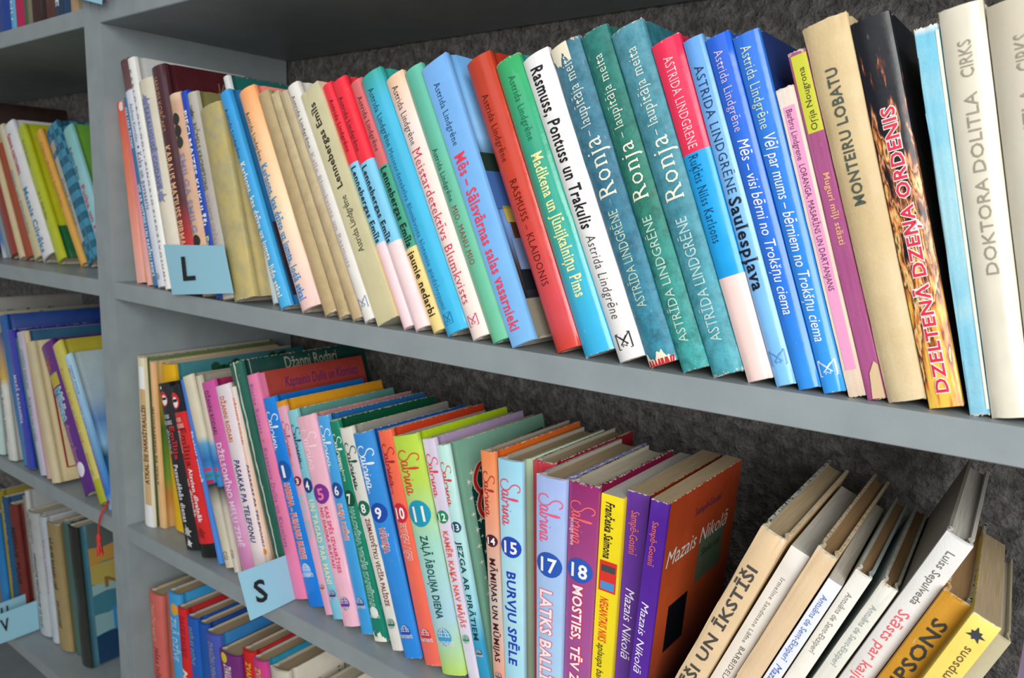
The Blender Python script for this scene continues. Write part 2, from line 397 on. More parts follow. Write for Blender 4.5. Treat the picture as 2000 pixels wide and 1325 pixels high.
            side(*merge([disc2(rnd.uniform(.05, .15), H - rnd.uniform(.004, .02), rnd.uniform(.004, .007), 9, 1) for _ in range(16)]), '#1c4c30', 'cover_picture', 2)
        elif c == 'SPG':
            side(*merge([disc2(rnd.uniform(.03, .19), H - rnd.uniform(.004, .03), rnd.uniform(.0015, .004), 7, 1) for _ in range(40)]), '#4c7c50', 'cover_picture', 1)
        elif c == 'CREASE':
            pts = [(T*.5 + rnd.uniform(-.0006, .0006), H*k/40) for k in range(41)]
            v, f = ribbon(pts, .0016); v = [(a + rnd.uniform(-.0004, .0004), b) for a, b in v]; put('worn_crease', v, f, lambda X, Y: sp(X, Y, 1.5), flat('#c8ccbc', .7))
            side([(.0085, .002), (.0095, .002), (.0092, H-.002), (.0086, H-.002)], [[0, 1, 2, 3]], '#b8bcac', 'worn_crease', 1)
        elif c == 'FR':
            y0_, y1_, z0_, z1_ = .015, D-.01, .018, H-.045; wd = .0022
            side(*merge([ribbon(s_, wd) for s_ in ([(y0_, z0_), (y1_, z0_)], [(y1_, z0_), (y1_, z1_)], [(y0_, z1_), (y0_, z0_)])]), '#8c2c20', 'cover_frame', 1)
            side(*merge([ribbon(cat([(.05, .02), (.035, .05), (.03, .08), (.05, .1)], 4), .003), ribbon(cat([(.045, .02), (.06, .04), (.05, .06)], 4), .006)]), '#9c5030', 'cover_picture', 2)
        elif c == 'SEA':
            bands = [(.0, .045, '#1c3c5c'), (.045, .075, '#7ca0a4'), (.075, .105, '#3c7484'), (.105, .12, '#88a8a8'), (.12, .15, '#a89850'), (.15, .175, '#b08840'), (.175, H-.001, '#54605c')]
            for k_, (a, b, cc) in enumerate(bands):
                vv = []
                for q in range(9): vv.append((.012 + (D-.014)*q/8, max(.001, a + (rnd.uniform(-.003, .003) if k_ else 0))))
                for q in range(8, -1, -1): vv.append((.012 + (D-.014)*q/8, b))
                side(vv, [list(range(18))], cc, 'cover_picture', 1 + k_*.3)
            side(*merge([ribbon(s_, .004) for s_ in ([(.04, .045), (.1, .045)], [(.1, .045), (.1, .08)], [(.1, .08), (.04, .08)], [(.04, .08), (.04, .045)])]), '#2c84c0', 'cover_frame', 4)
            gv, gf, a, b = glyph_mesh('NORI', 'b'); side([(.03 + (X-a)/(b-a)*.09, .112 + Y*.022) for X, Y in gv], gf, '#7c6438', 'cover_lettering', 4)
        elif c == 'TEAR':
            _, cc, fr = mk
            pts = [(T*(.04 + .92*k/24), 0.0004) for k in range(25)]; top = [(T*(.04 + .92*k/24), H*fr*(.55 + .22*math.sin(k*.42 + 2) + .1*math.sin(k*1.3) + rnd.uniform(-.05, .05))) for k in range(25)]
            v = pts + top; f = [[k, k+1, 26+k, 25+k] for k in range(24)]; put('torn_paper', v, f, lambda X, Y: sp(X, Y, 3), flat(cc, .9))
            if fr < .058 or True:
                if B.get('m'):
                    top = [(T*(.05 + .6*k/18), H - H*.075*(.3 + .6*abs(math.sin(k*.25 + .3)) + rnd.uniform(-.12, .12))) for k in range(19)]; pts = [(T*(.05 + .6*k/18), H - .0004) for k in range(19)]
                    put('torn_paper', pts + top, [[k+19, k+20, k+1, k] for k in range(18)], lambda X, Y: sp(X, Y, 3), flat(cc, .9))
        elif c == 'RED':
            L2 = [ribbon([(T*(.1+.8*k/14), -.0005), (T*(.1+.8*k/14) + rnd.uniform(-.001, .001), .0035)], .0009) for k in range(15)]
            put('torn_threads', *merge(L2), lambda X, Y: sp(X, Y + .0005, 4), flat('#b82c30', .9))
        elif c == 'PEEL':
            v = [(T*.98, .0006), (T*.3, .0006), (T*.45, .014), (T*.8, .02), (T*.98, .018)]; put('peeled_corner', v, [[0, 1, 2, 3, 4]], lambda X, Y: sp(X, Y, 3), flat('#cdb48c', .9))
    tp = B.get('tp', 1.0)
    if tp != 1.0:      # worn books are swollen at one end: the block widens evenly along its height
        for ch in root.children_recursive:
            for v in ch.data.vertices: v.co.x *= 1 + (tp - 1) * v.co.z / H
    return root

# ---------------------------------------------------------------- the room
def wall_mat():
    mt, N, L, b = nodes('dark_rough_plaster')
    tc = N.new('ShaderNodeTexCoord'); mp = N.new('ShaderNodeMapping'); L.new(tc.outputs['Object'], mp.inputs[0])
    n1 = N.new('ShaderNodeTexNoise'); n1.inputs['Scale'].default_value = 95; n1.inputs['Detail'].default_value = 9; n1.inputs['Roughness'].default_value = .62; n1.inputs['Distortion'].default_value = .15
    n2 = N.new('ShaderNodeTexNoise'); n2.inputs['Scale'].default_value = 260; n2.inputs['Detail'].default_value = 4
    for n in (n1, n2): L.new(mp.outputs[0], n.inputs['Vector'])
    rp = ramp(N, [(.36, '#686563'), (.5, '#827e7b'), (.62, '#9c9894')]); L.new(n1.outputs[0], rp.inputs[0]); L.new(rp.outputs[0], b.inputs['Base Color'])
    b.inputs['Roughness'].default_value = .33; b.inputs['Specular IOR Level'].default_value = .8
    bp = N.new('ShaderNodeBump'); bp.inputs['Strength'].default_value = 1.0; bp.inputs['Distance'].default_value = .014
    s = math_(N, L, 'ADD', n1.outputs[0], math_(N, L, 'MULTIPLY', n2.outputs[0], .5)); L.new(s, bp.inputs['Height']); L.new(bp.outputs[0], b.inputs['Normal'])
    return mt
def laminate():
    mt, N, L, b = nodes('grey_laminate')
    tc = N.new('ShaderNodeTexCoord'); ns = N.new('ShaderNodeTexNoise'); ns.inputs['Scale'].default_value = 30; ns.inputs['Detail'].default_value = 4
    L.new(tc.outputs['Object'], ns.inputs['Vector']); rp = ramp(N, [(.3, '#828b8e'), (.7, '#8c9597')]); L.new(ns.outputs[0], rp.inputs[0]); L.new(rp.outputs[0], b.inputs['Base Color'])
    b.inputs['Roughness'].default_value = .42; b.inputs['Specular IOR Level'].default_value = .4
    bp = N.new('ShaderNodeBump'); bp.inputs['Strength'].default_value = .08; bp.inputs['Distance'].default_value = .001
    n2 = N.new('ShaderNodeTexNoise'); n2.inputs['Scale'].default_value = 900; L.new(tc.outputs['Object'], n2.inputs['Vector']); L.new(n2.outputs[0], bp.inputs['Height']); L.new(bp.outputs[0], b.inputs['Normal'])
    return mt
WY = .243
def wall():
    x0, x1, z0, z1, st = -1.29, 1.26, -.95, 1.4, .0044
    nx, nz = int((x1-x0)/st), int((z1-z0)/st); V = []
    for j in range(nz + 1):
        z = z0 + (z1-z0)*j/nz
        for i in range(nx + 1):
            x = x0 + (x1-x0)*i/nx
            d = noise.noise((x*45, z*45, 1)) * .0020 + noise.noise((x*115, z*115, 5)) * .0036
            V.append((x, WY + .002 - max(-.0015, d), z))
    F = [[j*(nx+1)+i, j*(nx+1)+i+1, (j+1)*(nx+1)+i+1, (j+1)*(nx+1)+i] for j in range(nz) for i in range(nx)]
    k = len(V); V += [(x0, WY+.1, z0), (x1, WY+.1, z0), (x1, WY+.1, z1), (x0, WY+.1, z1)]; F.append([k+3, k+2, k+1, k])
    o = obj('wall_back', V, F, wall_mat(), smooth=180); o['kind'] = 'structure'
wall()
fm, N_, L_, b_ = nodes('floor_vinyl')
tc_ = N_.new('ShaderNodeTexCoord'); nn_ = N_.new('ShaderNodeTexNoise'); nn_.inputs['Scale'].default_value = 20; L_.new(tc_.outputs['Object'], nn_.inputs['Vector'])
rp_ = ramp(N_, [(.3, '#8a8680'), (.7, '#98948c')]); L_.new(nn_.outputs[0], rp_.inputs[0]); L_.new(rp_.outputs[0], b_.inputs['Base Color']); b_.inputs['Roughness'].default_value = .5
v_, f_2 = box(-2.5, 2.7, -3.2, .345, -1.0, -.95); o = obj('floor', v_, f_2, fm); o['kind'] = 'structure'

LAM = laminate(); TH = .0192; P = .29; H1 = .2775
LEVELS = [H1 + TH + .29, H1 + TH, 0.0, -P, -2*P, -3*P]
TOPZ = H1 + TH + .30 + .28
def sag(x): return -.0027 * math.sin(math.pi * x / .86) if 0 < x < .86 else 0.0
def bookcase(x0, x1, label, sagging, rp_=0):
    t = bpy.data.objects.new('bookcase', None); C.objects.link(t); t.location = (x0, 0, -.95)
    t['label'] = label; t['category'] = 'bookcase'
    def part(nm, v, f):
        v = [(a - x0, b, c + .95) for a, b, c in v]; return obj(nm, v, f, LAM, t)
    pt = .018
    for a, b in ((x0, x0 + pt), (x1 - pt, x1)): part('side_panel', *box(a, b, 0, .2384, -.95, TOPZ, .0006))
    for z in LEVELS + [TOPZ]:
        if z == 0.0 and sagging:
            a, b, n = x0 + pt, x1 - pt, 60; V, F = [], []
            for i in range(n + 1):
                x = a + (b-a)*i/n; s = sag(x)
                for y, dz in ((.0006, -TH), (0, -TH + .0006), (0, -.0006), (.0006, 0), (.2384, 0), (.2384, -TH)): V.append((x, y, s + dz))
            for i in range(n):
                for k in range(6): a_ = i*6 + k; b2 = i*6 + (k+1) % 6; F.append([a_, b2, b2 + 6, a_ + 6])
            F += [list(range(6))[::-1], [n*6 + k for k in range(6)]]
            part('shelf', V, F)
        else: part('shelf', *box(x0 + pt, x1 - pt, 0, .2384, z - TH, z, .0006))
    part('plinth', *box(x0 + pt, x1 - pt, .02, .036, -.95, -3*P - TH))
    return t
bookcase(-.0178, 1.24, 'grey laminate bookcase on the right with shelves of upright and leaning books', True)
bookcase(-1.27, -.0184, 'grey laminate bookcase on the left beyond the double dividing panel', False)

BOOKS = [
 {'loc': (0.02513, 0.014, -0.00025), 'lean': -0.12807, 'yaw': 0.0, 'T': 0.01628, 'H': 0.19858, 'D': 0.12, 'label': 'thin coral paperback leaning at the left end of the upper shelf', 'group': 'books on the upper shelf of the right bookcase', 'k': 'p', 'g': [(0, '#d4563f'), (0.5, '#e88a70'), (1, '#f2b5a8')], 's': '#d9a53c', 'w': 0.3, 'pg': 0, 't': [('O', 0.19289, 0.6, 0.3, '#e8e0d8')]},
 {'loc': (0.05386, 0.011, -0.00053), 'lean': -0.18111, 'yaw': 0.0, 'T': 0.0072, 'H': 0.19794, 'D': 0.12, 'label': 'thin pink booklet with yellow edges beside the coral paperback', 'group': 'books on the upper shelf of the right bookcase', 'k': 'p', 'g': [(0, '#d2604f'), (0.4, '#dc8090'), (1, '#efb7ae')], 's': '#cf9a38', 'w': 0.2, 'pg': 0, 't': []},
 {'loc': (0.07067, 0.009, -0.00069), 'lean': -0.2258, 'yaw': 0.0, 'T': 0.0144, 'H': 0.20419, 'D': 0.13, 'label': 'thin blue hardcover with pale blue capitals near the left panel', 'group': 'books on the upper shelf of the right bookcase', 'tp': 0.808, 'k': 'h', 'g': [(0, '#3a6f93'), (1, '#3a78ae')], 's': '#356a90', 'b': 0.17, 'pg': 0, 't': [('T', 'OJA LIJAS ZILONIS', 0.19327, 0.14922, 0.5, 0.4, '#cfe0ee', 'b', 'd', None), ('T', 'VIS AR VISTIŅU UN PAPĪRU PEIKS', 0.11059, 0.01083, 0.5, 0.42, '#d5e4f0', 'b', 'd', None)]},
 {'loc': (0.0858, 0.006, -0.00083), 'lean': -0.23933, 'yaw': 0.0, 'T': 0.01896, 'H': 0.24271, 'D': 0.13, 'label': 'tall pale lilac hardcover with a brown patch at the spine top', 'group': 'books on the upper shelf of the right bookcase', 'tp': 1.086, 'k': 'h', 'g': [(0, '#5a3c3e'), (0.135, '#6a4a4c'), (0.14, '#cfd5e2'), (1, '#d4d6de')], 's': '#c9cedb', 'w': 0.3, 'b': 0.17, 'pg': 0, 't': [('T', 'Andruss Kivirehks', 0.19527, 0.15501, 0.62, 0.26, '#5a5f70', 's', 'd', None), ('O', 0.14902, 0.62, 0.07, '#2b2a33'), ('T', 'Kaka un pavasaris', 0.14358, 0.08304, 0.62, 0.38, '#3a3e4a', 's', 'd', None), ('O', 0.01211, 0.4, 0.2, '#9aa0aa')]},
 {'loc': (0.10559, 0.003, -0.00102), 'lean': -0.23257, 'yaw': 0.0, 'T': 0.01518, 'H': 0.2427, 'D': 0.13, 'label': 'tall white hardcover with widely spaced grey capitals down the spine', 'group': 'books on the upper shelf of the right bookcase', 'tp': 0.916, 'k': 'h', 'g': [(0, '#dcdcd6'), (1, '#eeede8')], 's': '#b7b8b6', 'w': 0.2, 'b': 0.17, 'pg': 0, 't': [('T', 'K A R L O  K O L L O D I  •  P I N O K I O  P I E D Z Ī V O J U M I', 0.23028, 0.00975, 0.45, 0.28, '#5c5c5c', '', 'd', None)]},
 {'loc': (0.12152, 0.003, -0.00116), 'lean': -0.23782, 'yaw': 0.0, 'T': 0.0271, 'H': 0.21679, 'D': 0.13, 'label': 'cream hardcover with a blue-grey ornamental strip ending in stars', 'group': 'books on the upper shelf of the right bookcase', 'tp': 1.045, 'k': 'h', 'g': [(0, '#cfc8b4'), (1, '#ddd5c2')], 's': '#cfc8b4', 'w': 0.3, 'b': 0.17, 'pg': 0, 't': [('Q', 0.19087, 0.10326, 0.3, 0.72, '#9095b2'), ('T', 'SASAUGUSĒ CODAVE', 0.18868, 0.10425, 0.51, 0.3, '#666c96', 'b', 'd', None), ('X', 0.19509, 0.5, 0.3, '#7a80a8'), ('X', 0.09691, 0.5, 0.35, '#8087ac')]},
 {'loc': (0.14968, 0.003, -0.0014), 'lean': -0.23217, 'yaw': 0.0, 'T': 0.02503, 'H': 0.22856, 'D': 0.145, 'label': 'tall dark maroon hardcover fading to red with orange lettering', 'group': 'books on the upper shelf of the right bookcase', 'tp': 0.972, 'k': 'h', 'g': [(0, '#46262e'), (0.6, '#4c242a'), (0.82, '#c22f2f'), (1, '#d03030')], 's': '#43181d', 'l': '#b03a35', 'r': 0.25, 'b': 0.17, 'pg': 0, 't': [('T', 'JANUSS KORČAKS', 0.21754, 0.16295, 0.47, 0.3, '#c08a6c', '', 'd', None), ('T', 'KARALIS MATIUSS PIRMAIS', 0.1483, 0.04174, 0.5, 0.4, '#e2b184', 'b', 'd', None), ('ST', 'JANUSS', 0.055, 0.1, 0.012, 0.009, '#7d6455', '')]},
 {'loc': (0.17573, 0.003, -0.00162), 'lean': -0.23526, 'yaw': 0.0, 'T': 0.02249, 'H': 0.20027, 'D': 0.13, 'label': 'tan book with black round pictures down its spine', 'group': 'books on the upper shelf of the right bookcase', 'tp': 0.879, 'k': 'h', 'g': [(0, '#ddc4a8'), (0.05, '#cfa78a'), (1, '#d3ad90')], 's': '#c49a7c', 'w': 0.3, 'm': (0.35, 160, '#b58a70'), 'b': 0.17, 'pg': 0, 't': [('O', 0.17507, 0.5, 0.27, '#2e2d2b'), ('O', 0.16343, 0.5, 0.27, '#2b2c29'), ('O', 0.15229, 0.5, 0.27, '#34332f'), ('O', 0.0543, 0.5, 0.28, '#2b2928'), ('T', 'SMILGA SMILG', 0.14115, 0.06245, 0.5, 0.45, '#8d86ab', 'b', 'd', None)]},
 {'loc': (0.19924, 0.003, -0.0018), 'lean': -0.2489, 'yaw': 0.0, 'T': 0.01135, 'H': 0.2038, 'D': 0.13, 'label': 'royal blue hardcover with bold white capitals', 'group': 'books on the upper shelf of the right bookcase', 'k': 'h', 'g': [(0, '#1a46b4'), (1, '#1d44a0')], 's': '#1a3f9c', 'r': 0.3, 'b': 0.17, 'pg': 0, 't': [('T', 'PIECI MAIZES KUKULĪŠI', 0.18458, 0.07196, 0.45, 0.5, '#f0f0ee', 'b', 'd', None), ('T', 'Pasaka', 0.06126, 0.03205, 0.5, 0.5, '#c9d67a', 'b', 'd', None)]},
 {'loc': (0.21127, 0.003, -0.00188), 'lean': -0.24906, 'yaw': 0.0, 'T': 0.01837, 'H': 0.20108, 'D': 0.13, 'label': 'grey hardcover with dark capitals behind the letter L card', 'group': 'books on the upper shelf of the right bookcase', 'tp': 0.815, 'k': 'h', 'g': [(0, '#b4b0a4'), (0.4, '#a5a097'), (1, '#b6b2ac')], 's': '#6f6a3c', 'w': 0.3, 'b': 0.17, 'pg': 0, 't': [('Q', 0.1887, 0.17532, 0.1, 0.55, '#8b887f'), ('X', 0.18126, 0.4, 0.32, '#55524c'), ('T', 'RIČMELS KROMPTONS', 0.17085, 0.10586, 0.5, 0.42, '#55524b', '', 'd', None), ('T', 'VILJAMS GRĒKI', 0.10188, 0.05467, 0.5, 0.38, '#a893a6', '', 'd', None)]},
 {'loc': (0.23061, 0.003, -0.00201), 'lean': -0.26592, 'yaw': 0.0, 'T': 0.03438, 'H': 0.18469, 'D': 0.13, 'label': 'thick plain mottled olive-yellow book without a title', 'group': 'books on the upper shelf of the right bookcase', 'k': 'h', 'g': [(0, '#b9a869'), (1, '#bfae70')], 's': '#c2ae72', 'w': 0.5, 'm': (0.7, 45, '#8f9180'), 'b': 0.12, 'pg': 0, 't': []},
 {'loc': (0.26416, 0.022, -0.00222), 'lean': -0.32721, 'yaw': 0.0, 'T': 0.008, 'H': 0.22371, 'D': 0.135, 'label': 'tall white spined book with a teal cover peeping above its neighbours', 'group': 'books on the upper shelf of the right bookcase', 'k': 'h', 'g': [(0, '#d9dbda'), (1, '#c8d6da')], 's': '#1c5a54', 'w': 0.2, 'r': 0.3, 'b': 0.17, 'pg': 0, 't': []},
 {'loc': (0.30192, 0.003, -0.00241), 'lean': -0.42168, 'yaw': 0.0, 'T': 0.01558, 'H': 0.20933, 'D': 0.13, 'label': 'sky blue hardcover with white lettering, right of the olive-yellow book', 'group': 'books on the upper shelf of the right bookcase', 'k': 'h', 'g': [(0, '#3397d6'), (1, '#48aee2')], 's': '#2b6fa4', 'w': 0.15, 'r': 0.3, 'b': 0.17, 'pg': 0, 't': [('T', 'Astrida Lindgrēne', 0.19314, 0.14459, 0.42, 0.36, '#1d3040', 's', 'd', None), ('T', 'Karlsons, kas dzīvo uz jumta, lido atkal', 0.13949, 0.01052, 0.5, 0.48, '#f3ead6', 'sb', 'd', None), ('SQ', 0.006, 0.1, 0.13, 0.17, '#3d2a30'), ('SQ', 0.006, 0.1, 0.17, 0.2, '#2e2c35')]},
 {'loc': (0.33008, 0.005, -0.00252), 'lean': -0.42737, 'yaw': 0.0, 'T': 0.02621, 'H': 0.20787, 'D': 0.13, 'label': 'peach hardcover with bright blue lettering and a coral cover', 'group': 'books on the upper shelf of the right bookcase', 'tp': 0.894, 'k': 'h', 'g': [(0, '#f5a466'), (0.25, '#f6c795'), (0.6, '#f7dcb8'), (1, '#f1c9c2')], 's': '#ee7f70', 'w': 0.15, 'r': 0.3, 'b': 0.17, 'pg': 0, 't': [('T', 'Astrida Lindgrēne', 0.18731, 0.14084, 0.4, 0.3, '#333033', 's', 'd', None), ('T', 'Karlsons, kas dzīvo uz jumta, lodā atkal', 0.1363, 0.00938, 0.45, 0.4, '#2a8fd6', 'sb', 'd', None), ('SS',)]},
 {'loc': (0.3594, 0.006, -0.00261), 'lean': -0.44078, 'yaw': 0.0, 'T': 0.01658, 'H': 0.20704, 'D': 0.125, 'label': 'plain brown-beige cloth book, first of the three blank beige spines', 'group': 'books on the upper shelf of the right bookcase', 'tp': 0.926, 'k': 'h', 'g': [(0, '#b5a078'), (1, '#bda67c')], 's': '#b09a70', 'w': 0.6, 'm': (0.5, 60, '#8f7a55'), 'b': 0.17, 'pg': 0, 't': []},
 {'loc': (0.37812, 0.006, -0.00265), 'lean': -0.44674, 'yaw': 0.0, 'T': 0.01472, 'H': 0.20643, 'D': 0.125, 'label': 'plain beige cloth book with a frayed top, middle of the three blank spines', 'group': 'books on the upper shelf of the right bookcase', 'tp': 0.79, 'k': 'h', 'g': [(0, '#c3b28c'), (1, '#b8a37a')], 's': '#b09a70', 'w': 0.8, 'm': (0.5, 70, '#96825c'), 'b': 0.17, 'pg': 0, 't': []},
 {'loc': (0.3949, 0.006, -0.00268), 'lean': -0.46171, 'yaw': 0.0, 'T': 0.01285, 'H': 0.20848, 'D': 0.125, 'label': 'plain beige cloth book touching the white spine on its right', 'group': 'books on the upper shelf of the right bookcase', 'tp': 0.879, 'k': 'h', 'g': [(0, '#b8a986'), (0.4, '#c3b28e'), (1, '#bba57e')], 's': '#b09a70', 'w': 0.6, 'm': (0.5, 50, '#9a8864'), 'b': 0.17, 'pg': 0, 't': []},
 {'loc': (0.40964, 0.006, -0.00269), 'lean': -0.46919, 'yaw': 0.0, 'T': 0.01551, 'H': 0.21417, 'D': 0.13, 'label': 'white hardcover with faded lilac title and small square emblem', 'group': 'books on the upper shelf of the right bookcase', 'tp': 0.947, 'k': 'h', 'g': [(0, '#dedad2'), (1, '#e6e2da')], 's': '#ccc7bb', 'w': 0.2, 'b': 0.17, 'pg': 0, 't': [('T', 'Astrida Lindgrēne', 0.20421, 0.15589, 0.45, 0.3, '#484446', 's', 'd', None), ('T', 'Kalle Blumkvists un Rasmuss', 0.15068, 0.04778, 0.45, 0.34, '#b5a4ae', 's', 'd', None), ('E', 0.02081, 0.0105, 0.5, '#7f9ab0')]},
 {'loc': (0.4274, 0.004, -0.0027), 'lean': -0.473, 'yaw': 0.0, 'T': 0.02368, 'H': 0.2067, 'D': 0.13, 'label': 'pale khaki paperback whose dark lettering reads upwards', 'group': 'books on the upper shelf of the right bookcase', 'tp': 1.04, 'k': 'p', 'g': [(0, '#cfc9a2'), (1, '#cdc49a')], 's': '#e3c07c', 'w': 0.2, 'sg': [(0, '#e8b8a0'), (0.35, '#cfcf88'), (0.5, '#c8cc88'), (0.65, '#ecc684'), (1, '#e8bd7a')], 'pg': 0, 't': [('T', 'Lennebergas Emīls', 0.19281, 0.11708, 0.45, 0.3, '#35281f', 'b', 'u', None), ('T', 'Astrida Lindgrēne', 0.10931, 0.06054, 0.45, 0.3, '#4a4438', '', 'u', None)]},
 {'loc': (0.45428, 0.006, -0.00269), 'lean': -0.4684, 'yaw': 0.0, 'T': 0.01142, 'H': 0.21193, 'D': 0.13, 'label': 'narrow red, blue and pink banded hardcover, left one of the pair', 'group': 'books on the upper shelf of the right bookcase', 'k': 'h', 's': '#d99a3a', 'r': 0.3, 'b': 0.17, 'pg': 0, 'c': [('#ee2f3f', 0.66395), ('#7cc4e4', 0.33384), ('#f4d3d6', -0.11933)], 't': [('T', 'Astrida Lindgrēne', 0.19766, 0.15098, 0.6, 0.4, '#5a1420', 's', 'd', None), ('T', 'Lennebergas Emīls', 0.13771, 0.07226, 0.55, 0.5, '#1c1c1c', 'sb', 'd', None)]},
 {'loc': (0.46741, 0.006, -0.00267), 'lean': -0.46886, 'yaw': 0.0, 'T': 0.01475, 'H': 0.21322, 'D': 0.13, 'label': 'wider red, blue and pink banded hardcover, right one of the pair', 'group': 'books on the upper shelf of the right bookcase', 'tp': 1.106, 'k': 'h', 's': '#d08a40', 'w': 0.15, 'r': 0.25, 'b': 0.17, 'sg': [(0, '#e02838'), (0.32, '#e02838'), (0.34, '#3f9a50'), (0.62, '#4aa860'), (0.66, '#f08a3a'), (1, '#f29040')], 'pg': 0, 'c': [('#ee2c3e', 0.65918), ('#7cc6e6', 0.33566), ('#f6dada', -0.11237)], 't': [('T', 'Astrida Lindgrēne', 0.19915, 0.15162, 0.4, 0.34, '#5a1420', 's', 'd', None), ('T', 'Lennebergas Emīls', 0.13805, 0.07296, 0.42, 0.42, '#1c1c1c', 'sb', 'd', None)]},
 {'loc': (0.48423, 0.008, -0.00265), 'lean': -0.46155, 'yaw': 0.0, 'T': 0.01501, 'H': 0.21075, 'D': 0.13, 'label': 'hardcover banded dull pink, green and yellow', 'group': 'books on the upper shelf of the right bookcase', 'tp': 0.948, 'k': 'h', 's': '#4a9a80', 'r': 0.25, 'b': 0.17, 'pg': 0, 'c': [('#d8686a', 0.65118), ('#3f9f80', 0.32417), ('#f2d88c', -0.1032)], 't': [('T', 'Astrida Lindgrēne', 0.19693, 0.14999, 0.55, 0.36, '#5a2428', 's', 'd', None), ('T', 'Lennebergas Emīla', 0.13599, 0.06927, 0.55, 0.46, '#14211c', 'sb', 'd', None), ('T', 'jaunie nedarbi', 0.06535, 0.01247, 0.5, 0.5, '#2a1a10', 'sb', 'd', None)]},
 {'loc': (0.50136, 0.005, -0.00261), 'lean': -0.46526, 'yaw': 0.0, 'T': 0.02202, 'H': 0.21238, 'D': 0.13, 'label': 'cyan hardcover with small blue title and square emblem', 'group': 'books on the upper shelf of the right bookcase', 'tp': 1.079, 'k': 'h', 'g': [(0, '#3aa79a'), (0.12, '#42b2d4'), (1, '#3db4e2')], 's': '#2e9a90', 'w': 0.1, 'r': 0.2, 'b': 0.17, 'pg': 0, 't': [('T', 'Astrida Lindgrēne', 0.20075, 0.15205, 0.45, 0.28, '#1c4a5c', 's', 'd', None), ('T', 'Meistardetektīva Blumkvista bīstamie piedzīvojumi', 0.14982, 0.01964, 0.42, 0.22, '#2468a4', 's', 'd', None), ('E', 0.01639, 0.00746, 0.42, '#2878a8')]},
 {'loc': (0.52623, 0.005, -0.00253), 'lean': -0.45707, 'yaw': 0.0, 'T': 0.01645, 'H': 0.20916, 'D': 0.13, 'label': 'pale peach hardcover with large crimson serif title', 'group': 'books on the upper shelf of the right bookcase', 'tp': 1.174, 'k': 'h', 'g': [(0, '#f1c6a4'), (0.2, '#efd9cf'), (1, '#f0dfd6')], 's': '#c9a8a0', 'w': 0.1, 'r': 0.3, 'b': 0.17, 'pg': 0, 't': [('T', 'Astrida Lindgrēne', 0.2005, 0.15279, 0.5, 0.34, '#2c2a2e', 's', 'd', None), ('T', 'Meistardetektīvs Blumkvists', 0.14861, 0.02694, 0.5, 0.5, '#d42c58', 's', 'd', None), ('E', 0.01823, 0.00916, 0.5, '#cc5a78')]},
 {'loc': (0.54478, 0.005, -0.00247), 'lean': -0.44342, 'yaw': 0.0, 'T': 0.01718, 'H': 0.21215, 'D': 0.13, 'label': 'plain sea-green hardcover with small dark and red lettering', 'group': 'books on the upper shelf of the right bookcase', 'tp': 1.074, 'k': 'h', 'g': [(0, '#5fb8a0'), (0.5, '#67bb9c'), (1, '#6ec09a')], 's': '#3d9080', 'r': 0.3, 'b': 0.17, 'pg': 0, 't': [('T', 'Astrida Lindgrēne', 0.14844, 0.10736, 0.42, 0.3, '#174a40', 's', 'd', None), ('T', 'MIO, MANU MIO', 0.10313, 0.05848, 0.45, 0.3, '#a12c36', 's', 'd', None)]},
 {'loc': (0.56408, 0.002, -0.00238), 'lean': -0.43745, 'yaw': 0.0, 'T': 0.02128, 'H': 0.21272, 'D': 0.13, 'label': 'wide light blue hardcover with bold pink-red title and photo cover', 'group': 'books on the upper shelf of the right bookcase', 'tp': 1.2, 'k': 'h', 'g': [(0, '#78b2ee'), (1, '#7ab6ea')], 's': '#6da8d8', 'w': 0.08, 'r': 0.3, 'b': 0.06, 'sg': [(0, '#6aa8e0'), (0.3, '#88bce8'), (0.38, '#20352f'), (0.44, '#3a62b0'), (0.6, '#6a8fc8'), (0.75, '#4a3c38'), (0.86, '#20222c'), (0.9, '#7a7468'), (1, '#a09a8a')], 'pg': 0, 't': [('T', 'Astrida Lindgrēne', 0.19676, 0.14905, 0.42, 0.24, '#1f3c6c', 's', 'd', None), ('T', 'Mēs – Sālsvārnas salas vasarnieki', 0.14236, 0.01068, 0.42, 0.42, '#f0405c', 'sb', 'd', None), ('SQ', 0.0035, 0.06, 0.076, 0.09, '#24382f'), ('SQ', 0.0035, 0.06, 0.09, 0.118, '#4468a8'), ('SQ', 0.01, 0.06, 0.116, 0.128, '#c8b058'), ('SQ', 0.013, 0.06, 0.128, 0.14, '#5c3c24'), ('SQ', 0.009, 0.06, 0.14, 0.163, '#7890b8'), ('SQ', 0.008, 0.06, 0.163, 0.178, '#20242e'), ('SQ', 0.0035, 0.06, 0.184, 0.211, '#8c8878')]},
 {'loc': (0.59856, 0.007, -0.0022), 'lean': -0.41939, 'yaw': 0.0, 'T': 0.02021, 'H': 0.21116, 'D': 0.13, 'label': 'glossy brick red hardcover with dark serif lettering', 'group': 'books on the upper shelf of the right bookcase', 'tp': 1.108, 'k': 'h', 'g': [(0, '#b93e26'), (0.5, '#c8402f'), (0.9, '#cf4a52'), (1, '#c8402f')], 's': '#a8301f', 'r': 0.2, 'b': 0.17, 'pg': 0, 't': [('T', 'Astrida Lindgrēne', 0.18427, 0.13502, 0.45, 0.26, '#571410', 's', 'd', None), ('T', 'RASMUSS – KLAIDONIS', 0.12109, 0.04563, 0.5, 0.28, '#4a1210', 's', 'd', None)]},
